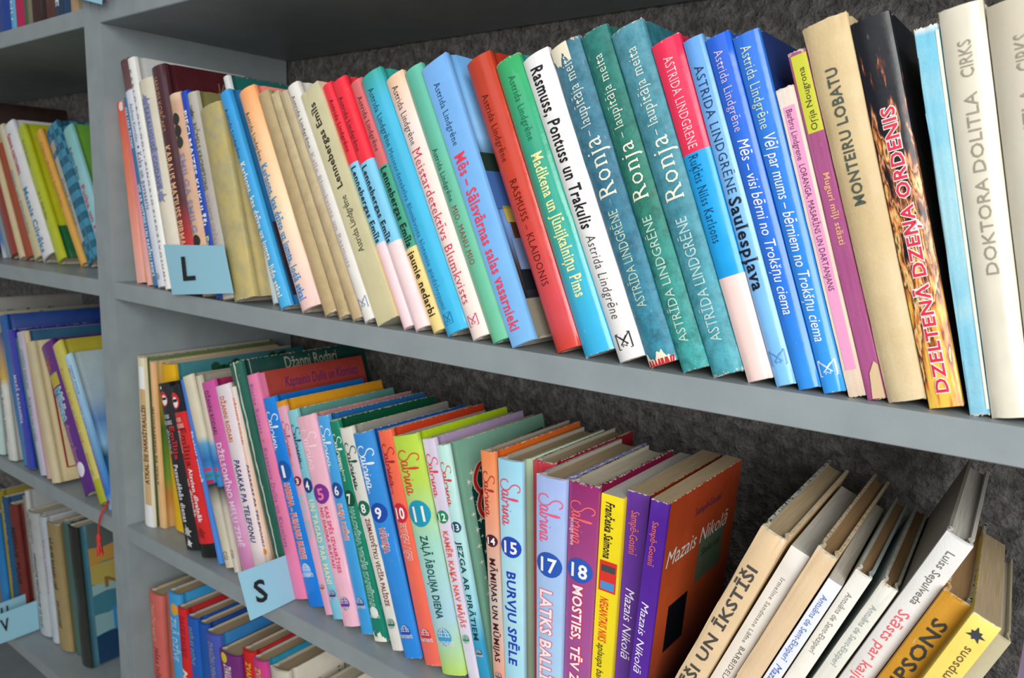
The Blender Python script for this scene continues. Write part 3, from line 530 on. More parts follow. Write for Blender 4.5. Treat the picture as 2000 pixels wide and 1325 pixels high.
 {'loc': (0.62091, 0.007, -0.00207), 'lean': -0.40908, 'yaw': 0.0, 'T': 0.02309, 'H': 0.20653, 'D': 0.13, 'label': 'green to cyan hardcover with cream title and chipped corners', 'group': 'books on the upper shelf of the right bookcase', 'tp': 0.91, 'k': 'h', 'g': [(0, '#3aa865'), (0.35, '#36a082'), (0.6, '#38a898'), (0.85, '#3aaed6'), (1, '#3ab0e0')], 's': '#2c8a88', 'w': 0.45, 'r': 0.15, 'b': 0.17, 'pg': 0, 't': [('T', 'Astrida Lindgrēne', 0.19355, 0.14777, 0.6, 0.25, '#1d6648', 's', 'd', None), ('T', 'Madikena un Jūnijkalniņu Pims', 0.13834, 0.03904, 0.6, 0.38, '#ece6a4', 'sb', 'd', None)]},
 {'loc': (0.64652, 0.007, -0.0019), 'lean': -0.41915, 'yaw': 0.0, 'T': 0.01916, 'H': 0.20848, 'D': 0.13, 'label': 'white hardcover with black bold italic title and black square emblem', 'group': 'books on the upper shelf of the right bookcase', 'tp': 1.122, 'k': 'h', 'g': [(0, '#ecebea'), (1, '#e4e2e0')], 's': '#d8d4cc', 'w': 0.1, 'r': 0.3, 'b': 0.17, 'pg': 0, 't': [('T', 'Rasmuss, Pontuss un Trakulis', 0.19975, 0.08797, 0.5, 0.46, '#1c1a1f', 'sbi', 'd', None), ('T', 'Astrida Lindgrēne', 0.08344, 0.02769, 0.5, 0.36, '#3c3a3c', 'si', 'd', None), ('E', 0.01818, 0.00735, 0.5, '#26262a')]},
 {'loc': (0.66772, 0.007, -0.00174), 'lean': -0.40797, 'yaw': 0.0, 'T': 0.01989, 'H': 0.21192, 'D': 0.13, 'label': 'teal mottled book with badly torn spine ends and red threads', 'group': 'books on the upper shelf of the right bookcase', 'tp': 1.162, 'k': 'h', 'g': [(0, '#4a7f92'), (0.5, '#3c7890'), (1, '#3b90a8')], 's': '#2c6270', 'w': 0.9, 'm': (0.8, 150, '#27566a'), 'b': 0.17, 'pg': 0, 't': [('T', 'Ronja', 0.14698, 0.10893, 0.45, 0.62, '#e9e4cf', 's', 'u', None), ('T', '– laupītāja meita', 0.20382, 0.14871, 0.45, 0.36, '#dfe0cf', 's', 'u', None), ('T', 'ASTRĪDA LINDGRĒNE', 0.09976, 0.03704, 0.45, 0.34, '#b9cdb4', '', 'u', None), ('TEAR', '#e9dfc4', 0.055), ('RED',)]},
 {'loc': (0.68958, 0.007, -0.00157), 'lean': -0.39275, 'yaw': 0.0, 'T': 0.01763, 'H': 0.21728, 'D': 0.13, 'label': 'green-teal mottled book between two bluer copies', 'group': 'books on the upper shelf of the right bookcase', 'tp': 1.093, 'k': 'h', 'g': [(0, '#2d7a74'), (0.5, '#2f7d6a'), (1, '#45a8a8')], 's': '#1e5c58', 'w': 0.35, 'm': (0.8, 150, '#1d554c'), 'b': 0.17, 'pg': 0, 't': [('T', 'Ronja', 0.14331, 0.10727, 0.45, 0.62, '#e9e4cf', 's', 'u', None), ('T', '– laupītāja meita', 0.20073, 0.14664, 0.45, 0.36, '#dfe0cf', 's', 'u', None), ('T', 'ASTRĪDA LINDGRĒNE', 0.09644, 0.0176, 0.45, 0.36, '#b9d3c2', '', 'u', None)]},
 {'loc': (0.70893, 0.007, -0.00142), 'lean': -0.38517, 'yaw': 0.0, 'T': 0.01916, 'H': 0.21558, 'D': 0.13, 'label': 'blue-teal mottled book with scuffed spine beside the pink and blue book', 'group': 'books on the upper shelf of the right bookcase', 'tp': 1.16, 'k': 'h', 'g': [(0, '#5592a2'), (0.5, '#4a90a0'), (1, '#4fa6b4')], 's': '#1d5660', 'w': 0.6, 'm': (0.8, 150, '#2f6f7c'), 'b': 0.17, 'pg': 0, 't': [('T', 'Ronja', 0.14463, 0.10618, 0.5, 0.6, '#e9e4cf', 's', 'u', None), ('T', '– laupītāja meita', 0.20092, 0.14592, 0.5, 0.34, '#dfe0cf', 's', 'u', None), ('T', 'ASTRĪDA LINDGRĒNE', 0.09505, 0.02015, 0.5, 0.36, '#b5d0cc', '', 'u', None)]},
 {'loc': (0.72981, 0.007, -0.00124), 'lean': -0.37093, 'yaw': 0.0, 'T': 0.01492, 'H': 0.20422, 'D': 0.13, 'label': 'hardcover banded hot pink, bright blue and pale pink', 'group': 'books on the upper shelf of the right bookcase', 'tp': 1.242, 'k': 'h', 's': '#c03050', 'w': 0.25, 'r': 0.25, 'b': 0.17, 'sg': [(0, '#a02038'), (0.33, '#a02038'), (0.34, '#1878b0'), (0.68, '#1878b0'), (0.7, '#d8a890'), (1, '#e0b8a8')], 'pg': 0, 'c': [('#ea2f55', 0.66028), ('#1c9fe2', 0.30042), ('#f2d2cb', -0.08236)], 't': [('T', 'ASTRIDA LINDGRENE', 0.19347, 0.13795, 0.5, 0.34, '#f6d5da', 's', 'd', None), ('T', 'Ruķītis Nilss Karlsons', 0.13409, 0.08188, 0.42, 0.36, '#163a5e', 's', 'd', None)]},
 {'loc': (0.74603, 0.007, -0.00109), 'lean': -0.35328, 'yaw': 0.0, 'T': 0.01118, 'H': 0.20328, 'D': 0.13, 'label': 'light blue hardcover with navy capitals and bold black title', 'group': 'books on the upper shelf of the right bookcase', 'tp': 1.095, 'k': 'h', 'g': [(0, '#5f9be0'), (0.4, '#7ab4e8'), (1, '#7cbcee')], 's': '#6a9ccc', 'w': 0.1, 'r': 0.2, 'b': 0.17, 'pg': 0, 't': [('T', 'ASTRIDA LINDGRĒNE', 0.18646, 0.11108, 0.5, 0.46, '#1b2a4c', 's', 'd', None), ('T', 'Saulespļava', 0.10868, 0.05509, 0.5, 0.62, '#141c2c', 'sb', 'd', None), ('E', 0.02064, 0.01156, 0.5, '#5a90d0')]},
 {'loc': (0.75824, 0.007, -0.00098), 'lean': -0.34807, 'yaw': 0.0, 'T': 0.01216, 'H': 0.20217, 'D': 0.13, 'label': 'deep blue hardcover with pinkish author name and white title', 'group': 'books on the upper shelf of the right bookcase', 'tp': 1.187, 'k': 'h', 'g': [(0, '#2560d0'), (0.7, '#2a74dc'), (1, '#3792e6')], 's': '#1c4494', 'w': 0.15, 'r': 0.2, 'b': 0.17, 'pg': 0, 't': [('T', 'Astrida Lindgrēne', 0.19352, 0.14668, 0.45, 0.38, '#e6c6d4', 's', 'd', None), ('T', 'Mēs – visi bērni no Trokšņu ciema', 0.1417, 0.04225, 0.5, 0.48, '#f0f0f0', 'i', 'd', None)]},
 {'loc': (0.77145, 0.007, -0.00086), 'lean': -0.33684, 'yaw': 0.0, 'T': 0.0114, 'H': 0.20063, 'D': 0.13, 'label': 'bright blue hardcover with navy cover and small white square emblem', 'group': 'books on the upper shelf of the right bookcase', 'tp': 1.318, 'k': 'h', 'g': [(0, '#2c6fd4'), (0.6, '#2d84e0'), (1, '#3a9aea')], 's': '#1b2c5c', 'w': 0.2, 'r': 0.2, 'b': 0.17, 'pg': 0, 't': [('T', 'Astrida Lindgrēne', 0.19353, 0.14701, 0.45, 0.42, '#d9e6b4', 's', 'd', None), ('T', 'Vēl par mums – bērniem no Trokšņu ciema', 0.14332, 0.02859, 0.5, 0.5, '#f2f2f0', 'i', 'd', None), ('E', 0.01846, 0.00918, 0.5, '#cfe4f6'), ('SP', 0.03, 0.11, '#8a9a30')]},
 {'loc': (0.78377, 0.009, -0.00074), 'lean': -0.31873, 'yaw': 0.0, 'T': 0.00871, 'H': 0.16866, 'D': 0.12, 'label': 'small cream paperback with a pink panel, shortest on the upper shelf', 'group': 'books on the upper shelf of the right bookcase', 'tp': 1.138, 'k': 'p', 'g': [(0, '#ddd0c2'), (1, '#d9c4ac')], 's': '#cbb596', 'w': 0.3, 'pg': 0, 't': [('Q', 0.15839, 0.01456, 0.2, 0.82, '#e59ac0'), ('T', 'Barbru Lindgrene', 0.15641, 0.12874, 0.5, 0.34, '#5c3050', '', 'd', None), ('T', 'LORANGA, MASARĪNS UN DARTANJANS', 0.1262, 0.0573, 0.5, 0.34, '#5a2c4c', '', 'd', None)]},
 {'loc': (0.79324, 0.009, -0.00065), 'lean': -0.31162, 'yaw': 0.0, 'T': 0.00901, 'H': 0.18732, 'D': 0.125, 'label': 'purple paperback with lime-yellow band and peeled cream corner', 'group': 'books on the upper shelf of the right bookcase', 'tp': 1.04, 'k': 'p', 'g': [(0, '#9c4f7c'), (1, '#a04e80')], 's': '#6c3050', 'w': 0.4, 'pg': 0, 't': [('Q', 0.18511, 0.14311, 0.14, 1, '#c2c437'), ('T', 'Oŗija Nougrona', 0.17795, 0.14433, 0.55, 0.36, '#38361c', '', 'u', None), ('T', 'Muguri mīļi stāsti', 0.12094, 0.08239, 0.6, 0.34, '#dba37c', 'b', 'd', None), ('PEEL',)]},
 {'loc': (0.80302, 0.009, -0.00056), 'lean': -0.3097, 'yaw': 0.0, 'T': 0.01788, 'H': 0.19963, 'D': 0.13, 'label': 'wide beige cloth book with spaced grey-green capitals', 'group': 'books on the upper shelf of the right bookcase', 'tp': 1.265, 'k': 'h', 'g': [(0, '#cdb78c'), (0.5, '#c6b086'), (1, '#d0bd96')], 's': '#b8a276', 'w': 0.5, 'm': (0.35, 40, '#b09668'), 'b': 0.17, 'pg': 0, 't': [('T', 'MONTEIRU LOBATU', 0.17418, 0.10255, 0.45, 0.26, '#4b5348', 'b', 'u', None)]},
 {'loc': (0.82196, 0.009, -0.00037), 'lean': -0.28596, 'yaw': 0.0, 'T': 0.01531, 'H': 0.19803, 'D': 0.13, 'label': 'black book with orange flames and red and white title', 'group': 'books on the upper shelf of the right bookcase', 'tp': 1.2, 'k': 'h', 'g': [(0, '#10131a'), (0.3, '#11141c'), (0.38, '#6c3420'), (0.44, '#e0a070'), (0.5, '#1c1210'), (0.58, '#d07a38'), (0.66, '#f0d088'), (0.72, '#3a1c14'), (0.82, '#c87038'), (1, '#ecc050')], 's': '#14161c', 'w': 0.1, 'r': 0.25, 'b': 0.1, 'F': 1, 'pg': 0, 't': [('T', 'DZELTENĀ DZEŅA ORDENIS', 0.15174, 0.00811, 0.5, 0.36, '#d8304a', 'b', 'u', '#f4efe8')]},
 {'loc': (0.83965, 0.009, -0.0002), 'lean': -0.23503, 'yaw': 0.0, 'T': 0.00852, 'H': 0.18852, 'D': 0.13, 'label': 'worn light blue spine with a cream edge', 'group': 'books on the upper shelf of the right bookcase', 'tp': 1.239, 'k': 'p', 'g': [(0, '#dfe4e0'), (0.02, '#6fb9d2'), (0.5, '#8cc4d4'), (1, '#6db4d0')], 's': '#c8c4b0', 'w': 0.6, 'm': (0.5, 40, '#b6d4d4'), 'pg': 0, 't': [('Q', 0.18551, 0.00292, 0.86, 1.0, '#dbd6c4')]},
 {'loc': (0.8487, 0.009, -0.00011), 'lean': -0.22422, 'yaw': 0.0, 'T': 0.01658, 'H': 0.19539, 'D': 0.14, 'label': 'off-white hardcover with grey capitals, left of the two matching volumes', 'group': 'books on the upper shelf of the right bookcase', 'tp': 1.129, 'k': 'h', 'g': [(0, '#cfc9b6'), (1, '#d8d2c0')], 's': '#c8c2b0', 'w': 0.2, 'r': 0.25, 'b': 0.17, 'pg': 0, 't': [('T', 'DOKTORA DOLITLA', 0.15425, 0.06885, 0.5, 0.3, '#97917f', '', 'u', None), ('T', 'CIRKS', 0.1785, 0.16146, 0.5, 0.3, '#97917f', '', 'u', None)]},
 {'loc': (0.86597, 0.009, 0.0), 'lean': -0.21328, 'yaw': 0.0, 'T': 0.026, 'H': 0.1946, 'D': 0.14, 'label': 'stained off-white hardcover at the right end, right of its matching volume', 'group': 'books on the upper shelf of the right bookcase', 'k': 'h', 'g': [(0, '#c6c1b0'), (1, '#d6d1c0')], 's': '#c8c2b0', 'w': 0.3, 'm': (0.3, 30, '#b09a78'), 'r': 0.25, 'b': 0.17, 'pg': 0, 't': [('T', 'DOKTORA DOLITLA', 0.15375, 0.06837, 0.5, 0.28, '#97917f', '', 'u', None), ('T', 'CIRKS', 0.17764, 0.16111, 0.5, 0.28, '#97917f', '', 'u', None)]},
 {'loc': (0.00967, 0.017, -0.29), 'lean': 0.00544, 'yaw': 0.0, 'T': 0.02072, 'H': 0.20416, 'D': 0.178, 'label': 'cream picture book at the left end of the middle shelf', 'group': 'books on the middle shelf of the right bookcase', 'tp': 0.713, 'k': 'h', 'g': [(0, '#d8cfae'), (1, '#e0dccb')], 's': '#5a6a40', 'l': '#a8a894', 'w': 0.3, 'pg': 0, 't': [('Q', 0.16714, 0.02727, 0.4, 0.95, '#c9a878'), ('Q', 0.19367, 0.16714, 0.4, 0.95, '#e4e6e6'), ('Q', 0.02727, -0.00158, 0.4, 0.95, '#dfe3e6'), ('T', 'ATKAL ŠIE NAKSĪTRALLĪŠI', 0.14783, 0.05307, 0.7, 0.36, '#3a2c1c', 'b', 'u', None), ('T', 'RAKSTNIEKS', 0.11386, 0.06693, 0.2, 0.22, '#a0a098', '', 'u', None)]},
 {'loc': (0.03217, 0.023, -0.29), 'lean': -0.03104, 'yaw': 0.0, 'T': 0.01111, 'H': 0.19958, 'D': 0.17, 'label': 'tan picture book with dark upward capitals, second from the panel', 'group': 'books on the middle shelf of the right bookcase', 'tp': 0.717, 'k': 'h', 'g': [(0, '#dcae80'), (1, '#d6b07c')], 's': '#6a7a30', 'w': 0.3, 'sg': [(0, '#b8a070'), (0.2, '#b09030'), (0.4, '#3f6a28'), (0.7, '#6a8a30'), (0.8, '#b07838'), (1, '#c89a60')], 'pg': 0, 't': [('T', 'ATKAL ŠIE NAKSĪTRALLĪŠI', 0.14619, 0.05281, 0.5, 0.3, '#3c2c1c', 'b', 'u', None)]},
 {'loc': (0.04907, 0.033, -0.29), 'lean': -0.07434, 'yaw': 0.0, 'T': 0.04061, 'H': 0.19805, 'D': 0.178, 'label': 'yellow-spined book with a teal palm tree cover', 'group': 'books on the middle shelf of the right bookcase', 'tp': 0.695, 'k': 'h', 'g': [(0, '#dba810'), (1, '#e0b41a')], 's': '#3b7a82', 'pg': 0, 't': [('PALM',)]},
 {'loc': (0.11209, 0.011, -0.29), 'lean': -0.24872, 'yaw': 0.0, 'T': 0.02883, 'H': 0.18708, 'D': 0.13, 'label': 'black paper-bound novel with red and white masked emblem', 'group': 'books on the middle shelf of the right bookcase', 'tp': 0.785, 'k': 'h', 'g': [(0, '#242527'), (1, '#1c1d20')], 's': '#1c1d20', 'r': 0.35, 'pg': 0, 't': [('O', 0.16923, 0.5, 0.3, '#c0282c'), ('O', 0.16798, 0.55, 0.2, '#e6e6e6'), ('Q', 0.17095, 0.16809, 0.38, 0.72, '#141518'), ('O', 0.18192, 0.45, 0.06, '#e6e6e6'), ('T', 'ROBS', 0.1521, 0.14753, 0.5, 0.4, '#c8c8c8', 'b', 'f', None), ('T', 'REGERS', 0.14525, 0.14068, 0.5, 0.6, '#c8c8c8', 'b', 'f', None), ('T', 'Emīlija', 0.13861, 0.10163, 0.72, 0.3, '#c42c30', 'sb', 'd', None), ('T', 'dīvaine', 0.13572, 0.10822, 0.38, 0.26, '#e2e2e2', 's', 'd', None), ('T', 'Pazaudētās dienas', 0.0961, 0.032, 0.5, 0.34, '#e2e2e2', 'sb', 'd', None), ('X', 0.02169, 0.5, 0.3, '#b8b8b8'), ('X', 0.00851, 0.5, 0.22, '#d8d8d8')]},
 {'loc': (0.14242, 0.011, -0.29), 'lean': -0.28187, 'yaw': 0.0, 'T': 0.02685, 'H': 0.1894, 'D': 0.13, 'label': 'red and black novel beside the all-black one', 'group': 'books on the middle shelf of the right bookcase', 'tp': 0.785, 'k': 'h', 's': '#141518', 'r': 0.3, 'pg': 0, 'c': [('#1a1b1e', 0.84152), ('#cf2626', 0.07894), ('#17181a', -0.32651)], 't': [('O', 0.1729, 0.5, 0.34, '#d02a2c'), ('O', 0.17121, 0.5, 0.22, '#eeeeee'), ('Q', 0.17459, 0.17121, 0.3, 0.7, '#141518'), ('T', 'ROBS', 0.15432, 0.14981, 0.5, 0.4, '#f0c0b8', 'b', 'f', None), ('T', 'REGERS', 0.14756, 0.14306, 0.5, 0.6, '#f0c0b8', 'b', 'f', None), ('T', 'Emīlija', 0.14212, 0.10063, 0.66, 0.42, '#2a1214', 's', 'd', None), ('T', 'Dīvaine', 0.13958, 0.11529, 0.3, 0.26, '#f0f0f0', 's', 'd', None), ('T', 'Aizvien dīvaināk', 0.09842, 0.03904, 0.64, 0.27, '#f4ecec', 'sb', 'd', None), ('T', 'un dīvaināk', 0.08707, 0.04477, 0.3, 0.25, '#f4ecec', 'sb', 'd', None), ('X', 0.02729, 0.5, 0.32, '#8e1c22')]},
 {'loc': (0.17095, 0.013, -0.29), 'lean': -0.31229, 'yaw': 0.0, 'T': 0.00763, 'H': 0.20216, 'D': 0.13, 'label': 'narrow mid blue book with white title, left of the striped cream pair', 'group': 'books on the middle shelf of the right bookcase', 'tp': 0.72, 'k': 'h', 'g': [(0, '#4074c4'), (1, '#4d8cd8')], 's': '#7fa8d0', 'pg': 0, 't': [('T', 'Skeleti sniegā', 0.14546, 0.08958, 0.5, 0.6, '#eaf0f4', 'b', 'd', None)]},
 {'loc': (0.18535, 0.013, -0.29), 'lean': -0.35052, 'yaw': 0.0, 'T': 0.01456, 'H': 0.20864, 'D': 0.13, 'label': 'cream book with blue middle and colour stripes, left of a matching pair', 'group': 'books on the middle shelf of the right bookcase', 'tp': 1.3, 'k': 'h', 'g': [(0, '#d9d2b8'), (0.32, '#d9d2b8'), (0.36, '#5aa0cc'), (0.44, '#2a6eb0'), (0.5, '#3c86c4'), (0.56, '#3c86c4'), (0.57, '#202224'), (0.68, '#bdb8a8'), (1, '#d8d0b4')], 's': '#8f8c80', 'r': 0.3, 'pg': 0, 't': [('Q', 0.10776, 0.10443, 0.05, 0.95, '#c8406a'), ('Q', 0.1011, 0.09777, 0.05, 0.95, '#2a8a70'), ('Q', 0.095, 0.09112, 0.05, 0.95, '#b82c50'), ('T', 'CGI', 0.01836, 0.00958, 0.5, 0.5, '#3a3830', '', 'd', None)]},
 {'loc': (0.20089, 0.013, -0.29), 'lean': -0.29614, 'yaw': 0.0, 'T': 0.0085, 'H': 0.21021, 'D': 0.13, 'label': 'narrow striped cream book, right of the matching pair', 'group': 'books on the middle shelf of the right bookcase', 'k': 'h', 'g': [(0, '#c9c2ac'), (0.32, '#c9c2ac'), (0.36, '#5aa0cc'), (0.44, '#2a6eb0'), (0.5, '#3c86c4'), (0.56, '#3c86c4'), (0.57, '#303030'), (0.68, '#bdb8a8'), (1, '#d8ccc0')], 's': '#8f8a7c', 'r': 0.3, 'pg': 0, 't': [('Q', 0.11131, 0.10804, 0.05, 0.95, '#c8406a'), ('Q', 0.10477, 0.10151, 0.05, 0.95, '#2a8a70'), ('T', 'CGI', 0.02487, 0.01619, 0.5, 0.6, '#3a3830', '', 'd', None)]},
 {'loc': (0.21562, 0.014, -0.29), 'lean': -0.33375, 'yaw': 0.0, 'T': 0.02301, 'H': 0.20593, 'D': 0.13, 'label': 'magenta pink book with pale pink capitals', 'group': 'books on the middle shelf of the right bookcase', 'tp': 1.093, 'k': 'h', 'g': [(0, '#c8509a'), (0.5, '#cf6aa8'), (0.7, '#d89ac4'), (1, '#d080b4')], 's': '#8c1f4c', 'r': 0.3, 'pg': 0, 't': [('T', 'DŽANNI RODARI', 0.19603, 0.15033, 0.42, 0.34, '#4c1c4c', '', 'd', None), ('T', 'DŽELSOMĪNO MEĻU ZEMĒ', 0.14087, 0.03159, 0.5, 0.4, '#f0d6ea', 'b', 'd', None)]},
 {'loc': (0.2402, 0.014, -0.29), 'lean': -0.3233, 'yaw': 0.0, 'T': 0.02021, 'H': 0.20589, 'D': 0.13, 'label': 'white book with orange and navy capitals, left of the two alike', 'group': 'books on the middle shelf of the right bookcase', 'tp': 1.217, 'k': 'h', 'g': [(0, '#e0d8dc'), (1, '#ead8d8')], 's': '#c9a890', 'r': 0.35, 'pg': 0, 't': [('T', 'DŽANNI RODARI', 0.1941, 0.14724, 0.45, 0.34, '#dd5f2c', 'b', 'd', None), ('T', 'PASAKAS PA TELEFONU', 0.12844, 0.04297, 0.55, 0.4, '#232a78', 'bi', 'd', None)]},
 {'loc': (0.26168, 0.015, -0.29), 'lean': -0.302, 'yaw': 0.0, 'T': 0.0062, 'H': 0.20786, 'D': 0.13, 'label': 'narrow peach-white book with navy capitals against the dark green one', 'group': 'books on the middle shelf of the right bookcase', 'k': 'h', 'g': [(0, '#e9dcd4'), (0.5, '#f0cdb4'), (1, '#f0d0bc')], 's': '#c9a890', 'r': 0.35, 'pg': 0, 't': [('T', 'DŽANNI RODARI', 0.1964, 0.14925, 0.5, 0.5, '#dd5f2c', 'b', 'd', None), ('T', 'PASAKAS PA TELEFONU', 0.12833, 0.04492, 0.5, 0.6, '#232a78', 'bi', 'd', None), ('O', 0.03972, 0.5, 0.5, '#e88a30')]},
 {'loc': (0.2747, 0.019, -0.29), 'lean': -0.35499, 'yaw': 0.0, 'T': 0.01644, 'H': 0.23521, 'D': 0.16, 'label': 'tall dark green book with a cracked white crease down its spine', 'group': 'books on the middle shelf of the right bookcase', 'tp': 1.31, 'k': 'h', 'g': [(0, '#2b6456'), (1, '#1c5548')], 's': '#143a34', 'w': 0.8, 'pg': 0, 't': [('CREASE',), ('ST', 'Džanni Rodari', 0.05, 0.118, 0.003, 0.013, '#a09c88', '')]},
 {'loc': (0.29231, 0.019, -0.29), 'lean': -0.31579, 'yaw': 0.0, 'T': 0.02194, 'H': 0.22456, 'D': 0.135, 'label': 'pink spined book with violet lettering and a brick red cover', 'group': 'books on the middle shelf of the right bookcase', 'tp': 0.787, 'k': 'h', 'g': [(0, '#e07ba4'), (1, '#e47aa2')], 's': '#963a30', 'r': 0.35, 'pg': 0, 't': [('T', 'Bjarne Roiters  •  Kapteinis Dullis un Klomlets', 0.2147, 0.05221, 0.45, 0.36, '#8158b0', 's', 'd', None), ('ST', 'Kapteinis Dullis un Klomlets', 0.03, 0.125, 0.008, 0.011, '#4a2468', 'i'), ('SQ', 0.004, 0.009, 0, 1, '#e47aa2')]},
 {'loc': (0.31587, 0.019, -0.29), 'lean': -0.33664, 'yaw': 0.0, 'T': 0.02276, 'H': 0.20544, 'D': 0.112, 'label': 'bright blue book with number 1 and an orange-red title', 'group': 'books on the middle shelf of the right bookcase', 'tp': 0.874, 'k': 'h', 'g': [(0, '#1b82dc'), (1, '#1476d4')], 's': '#0d5fa8', 'r': 0.2, 'b': 0.07, 'pg': 0, 't': [('S', 0.19138, 0.15399, 0.5, 0.62, '#f2f2f4'), ('N', '1', 0.13284, 0.5, 0.38, '#0f55a8', '#f4f4f4'), ('T', 'SABRINA – PUSAUGU BURVE', 0.12128, 0.04728, 0.5, 0.42, '#e8482c', 'b', 'd', '#f6ece0'), ('G', 0.03485, 0.5, 0.36, '#7fb0e8')]},
 {'loc': (0.34042, 0.019, -0.29), 'lean': -0.35059, 'yaw': 0.0, 'T': 0.01018, 'H': 0.20717, 'D': 0.125, 'label': 'pink book with ochre top edge and number 3', 'group': 'books on the middle shelf of the right bookcase', 'tp': 1.309, 'k': 'h', 's': '#c98aa0', 'w': 0.15, 'r': 0.25, 'b': 0.07, 'sg': [(0, '#c88c20'), (0.06, '#c88c20'), (0.07, '#b07890'), (1, '#b07890')], 'pg': 0, 'c': [('#d9982c', 0.96896), ('#e4a6bd', -0.22778)], 't': [('S', 0.1872, 0.15124, 0.5, 0.62, '#b0607c'), ('T', 'pusaugu burve', 0.16552, 0.14355, 0.28, 0.22, '#b0607c', '', 'd', None), ('N', '3', 0.12935, 0.5, 0.38, '#8a2434', '#f4f4f4'), ('T', 'ALPVJU GRIPA', 0.11645, 0.07394, 0.5, 0.5, '#7fd4d8', 'b', 'd', None), ('G', 0.02631, 0.5, 0.36, '#9c3a4c')]},
 {'loc': (0.3515, 0.019, -0.29), 'lean': -0.33085, 'yaw': 0.0, 'T': 0.01592, 'H': 0.19999, 'D': 0.125, 'label': 'pale aqua book with number 4', 'group': 'books on the middle shelf of the right bookcase', 'tp': 0.895, 'k': 'h', 'g': [(0, '#83c4cc'), (1, '#7cc4dc')], 's': '#5a8f88', 'w': 0.4, 'r': 0.25, 'b': 0.07, 'pg': 0, 't': [('S', 0.18549, 0.14818, 0.5, 0.62, '#1d3f6c'), ('T', 'pusaugu burve', 0.16823, 0.14365, 0.28, 0.24, '#27507c', '', 'd', None), ('N', '4', 0.12763, 0.5, 0.38, '#1c3a78', '#f4f4f4'), ('T', 'UN TAGAD PAR MANI', 0.11395, 0.03427, 0.5, 0.5, '#f0e4b8', 'b', 'd', None), ('G', 0.02316, 0.5, 0.36, '#1f4a90')]},
 {'loc': (0.3687, 0.017, -0.29), 'lean': -0.33921, 'yaw': 0.0, 'T': 0.0206, 'H': 0.1974, 'D': 0.125, 'label': 'rose pink book with number 5 in a purple disc', 'group': 'books on the middle shelf of the right bookcase', 'tp': 1.3, 'k': 'h', 'g': [(0, '#ecb4c4'), (1, '#f0b9cb')], 's': '#b07878', 'w': 0.5, 'r': 0.25, 'b': 0.07, 'pg': 0, 't': [('S', 0.18419, 0.14556, 0.5, 0.62, '#f8dce4'), ('N', '5', 0.12392, 0.5, 0.38, '#7a2f92', '#f078b0'), ('T', 'KAS SPĒS IZVAIRĪTIES', 0.11169, 0.05024, 0.64, 0.22, '#e0386c', 'b', 'd', None), ('T', 'NO DAORA BLETAS?', 0.11123, 0.0547, 0.34, 0.2, '#e0386c', 'b', 'd', None), ('G', 0.02087, 0.5, 0.36, '#6a3a98')]},
 {'loc': (0.3906, 0.019, -0.29), 'lean': -0.30455, 'yaw': 0.0, 'T': 0.0163, 'H': 0.20112, 'D': 0.125, 'label': 'mid blue book with number 6', 'group': 'books on the middle shelf of the right bookcase', 'tp': 0.975, 'k': 'h', 'g': [(0, '#48a2de'), (1, '#3a9ad8')], 's': '#1c5a8c', 'w': 0.5, 'r': 0.25, 'b': 0.07, 'pg': 0, 't': [('S', 0.19163, 0.15294, 0.5, 0.62, '#e8f2f8'), ('T', 'pusaugu burve', 0.17501, 0.14946, 0.26, 0.22, '#cfe4f2', '', 'd', None), ('N', '6', 0.13222, 0.5, 0.38, '#1c4a94', '#f4f4f4'), ('T', 'SUŅA DZĪVE', 0.11999, 0.08665, 0.5, 0.4, '#d86a50', 'b', 'd', '#f4f0ea'), ('G', 0.02814, 0.5, 0.36, '#1f4f98')]},
 {'loc': (0.40801, 0.019, -0.29), 'lean': -0.30657, 'yaw': 0.0, 'T': 0.01742, 'H': 0.20065, 'D': 0.125, 'label': 'emerald green book with number 7 and a torn white foot', 'group': 'books on the middle shelf of the right bookcase', 'tp': 0.713, 'k': 'h', 'g': [(0, '#1a8062'), (1, '#14806a')], 's': '#0c4a30', 'w': 0.6, 'r': 0.25, 'b': 0.07, 'pg': 0, 't': [('S', 0.18751, 0.15405, 0.5, 0.62, '#e8f0e8'), ('T', 'pusaugu burve', 0.1717, 0.14477, 0.5, 0.3, '#d8ecdc', '', 'd', None), ('N', '7', 0.12901, 0.5, 0.38, '#0c4a34', '#f4f4f4'), ('T', 'HALOVĪNA VECĀS KAPSĒTAS', 0.1216, 0.03207, 0.5, 0.4, '#1a8a72', 'b', 'd', '#cfeadc'), ('G', 0.02563, 0.5, 0.36, '#e0ece4'), ('TEAR', '#e8e4d2', 0.06)]},
 {'loc': (0.43137, 0.018, -0.29), 'lean': -0.35285, 'yaw': 0.0, 'T': 0.01508, 'H': 0.19915, 'D': 0.125, 'label': 'off-white book with number 8 and maroon capitals', 'group': 'books on the middle shelf of the right bookcase', 'tp': 1.136, 'k': 'h', 'g': [(0, '#dad8cc'), (1, '#dedcd4')], 's': '#8c8a80', 'w': 0.6, 'r': 0.25, 'b': 0.07, 'pg': 0, 't': [('S', 0.18501, 0.14403, 0.5, 0.62, '#1d5048'), ('T', 'pusaugu burve', 0.16972, 0.14298, 0.3, 0.26, '#26443c', '', 'd', None), ('N', '8', 0.12662, 0.5, 0.38, '#156850', '#f4f4f4'), ('T', 'ZIEMASSVĒTKU VECĪŠA PALĪDZE', 0.11735, 0.03981, 0.6, 0.34, '#7a2028', 'b', 'd', None), ('G', 0.02361, 0.5, 0.36, '#1c7058')]},
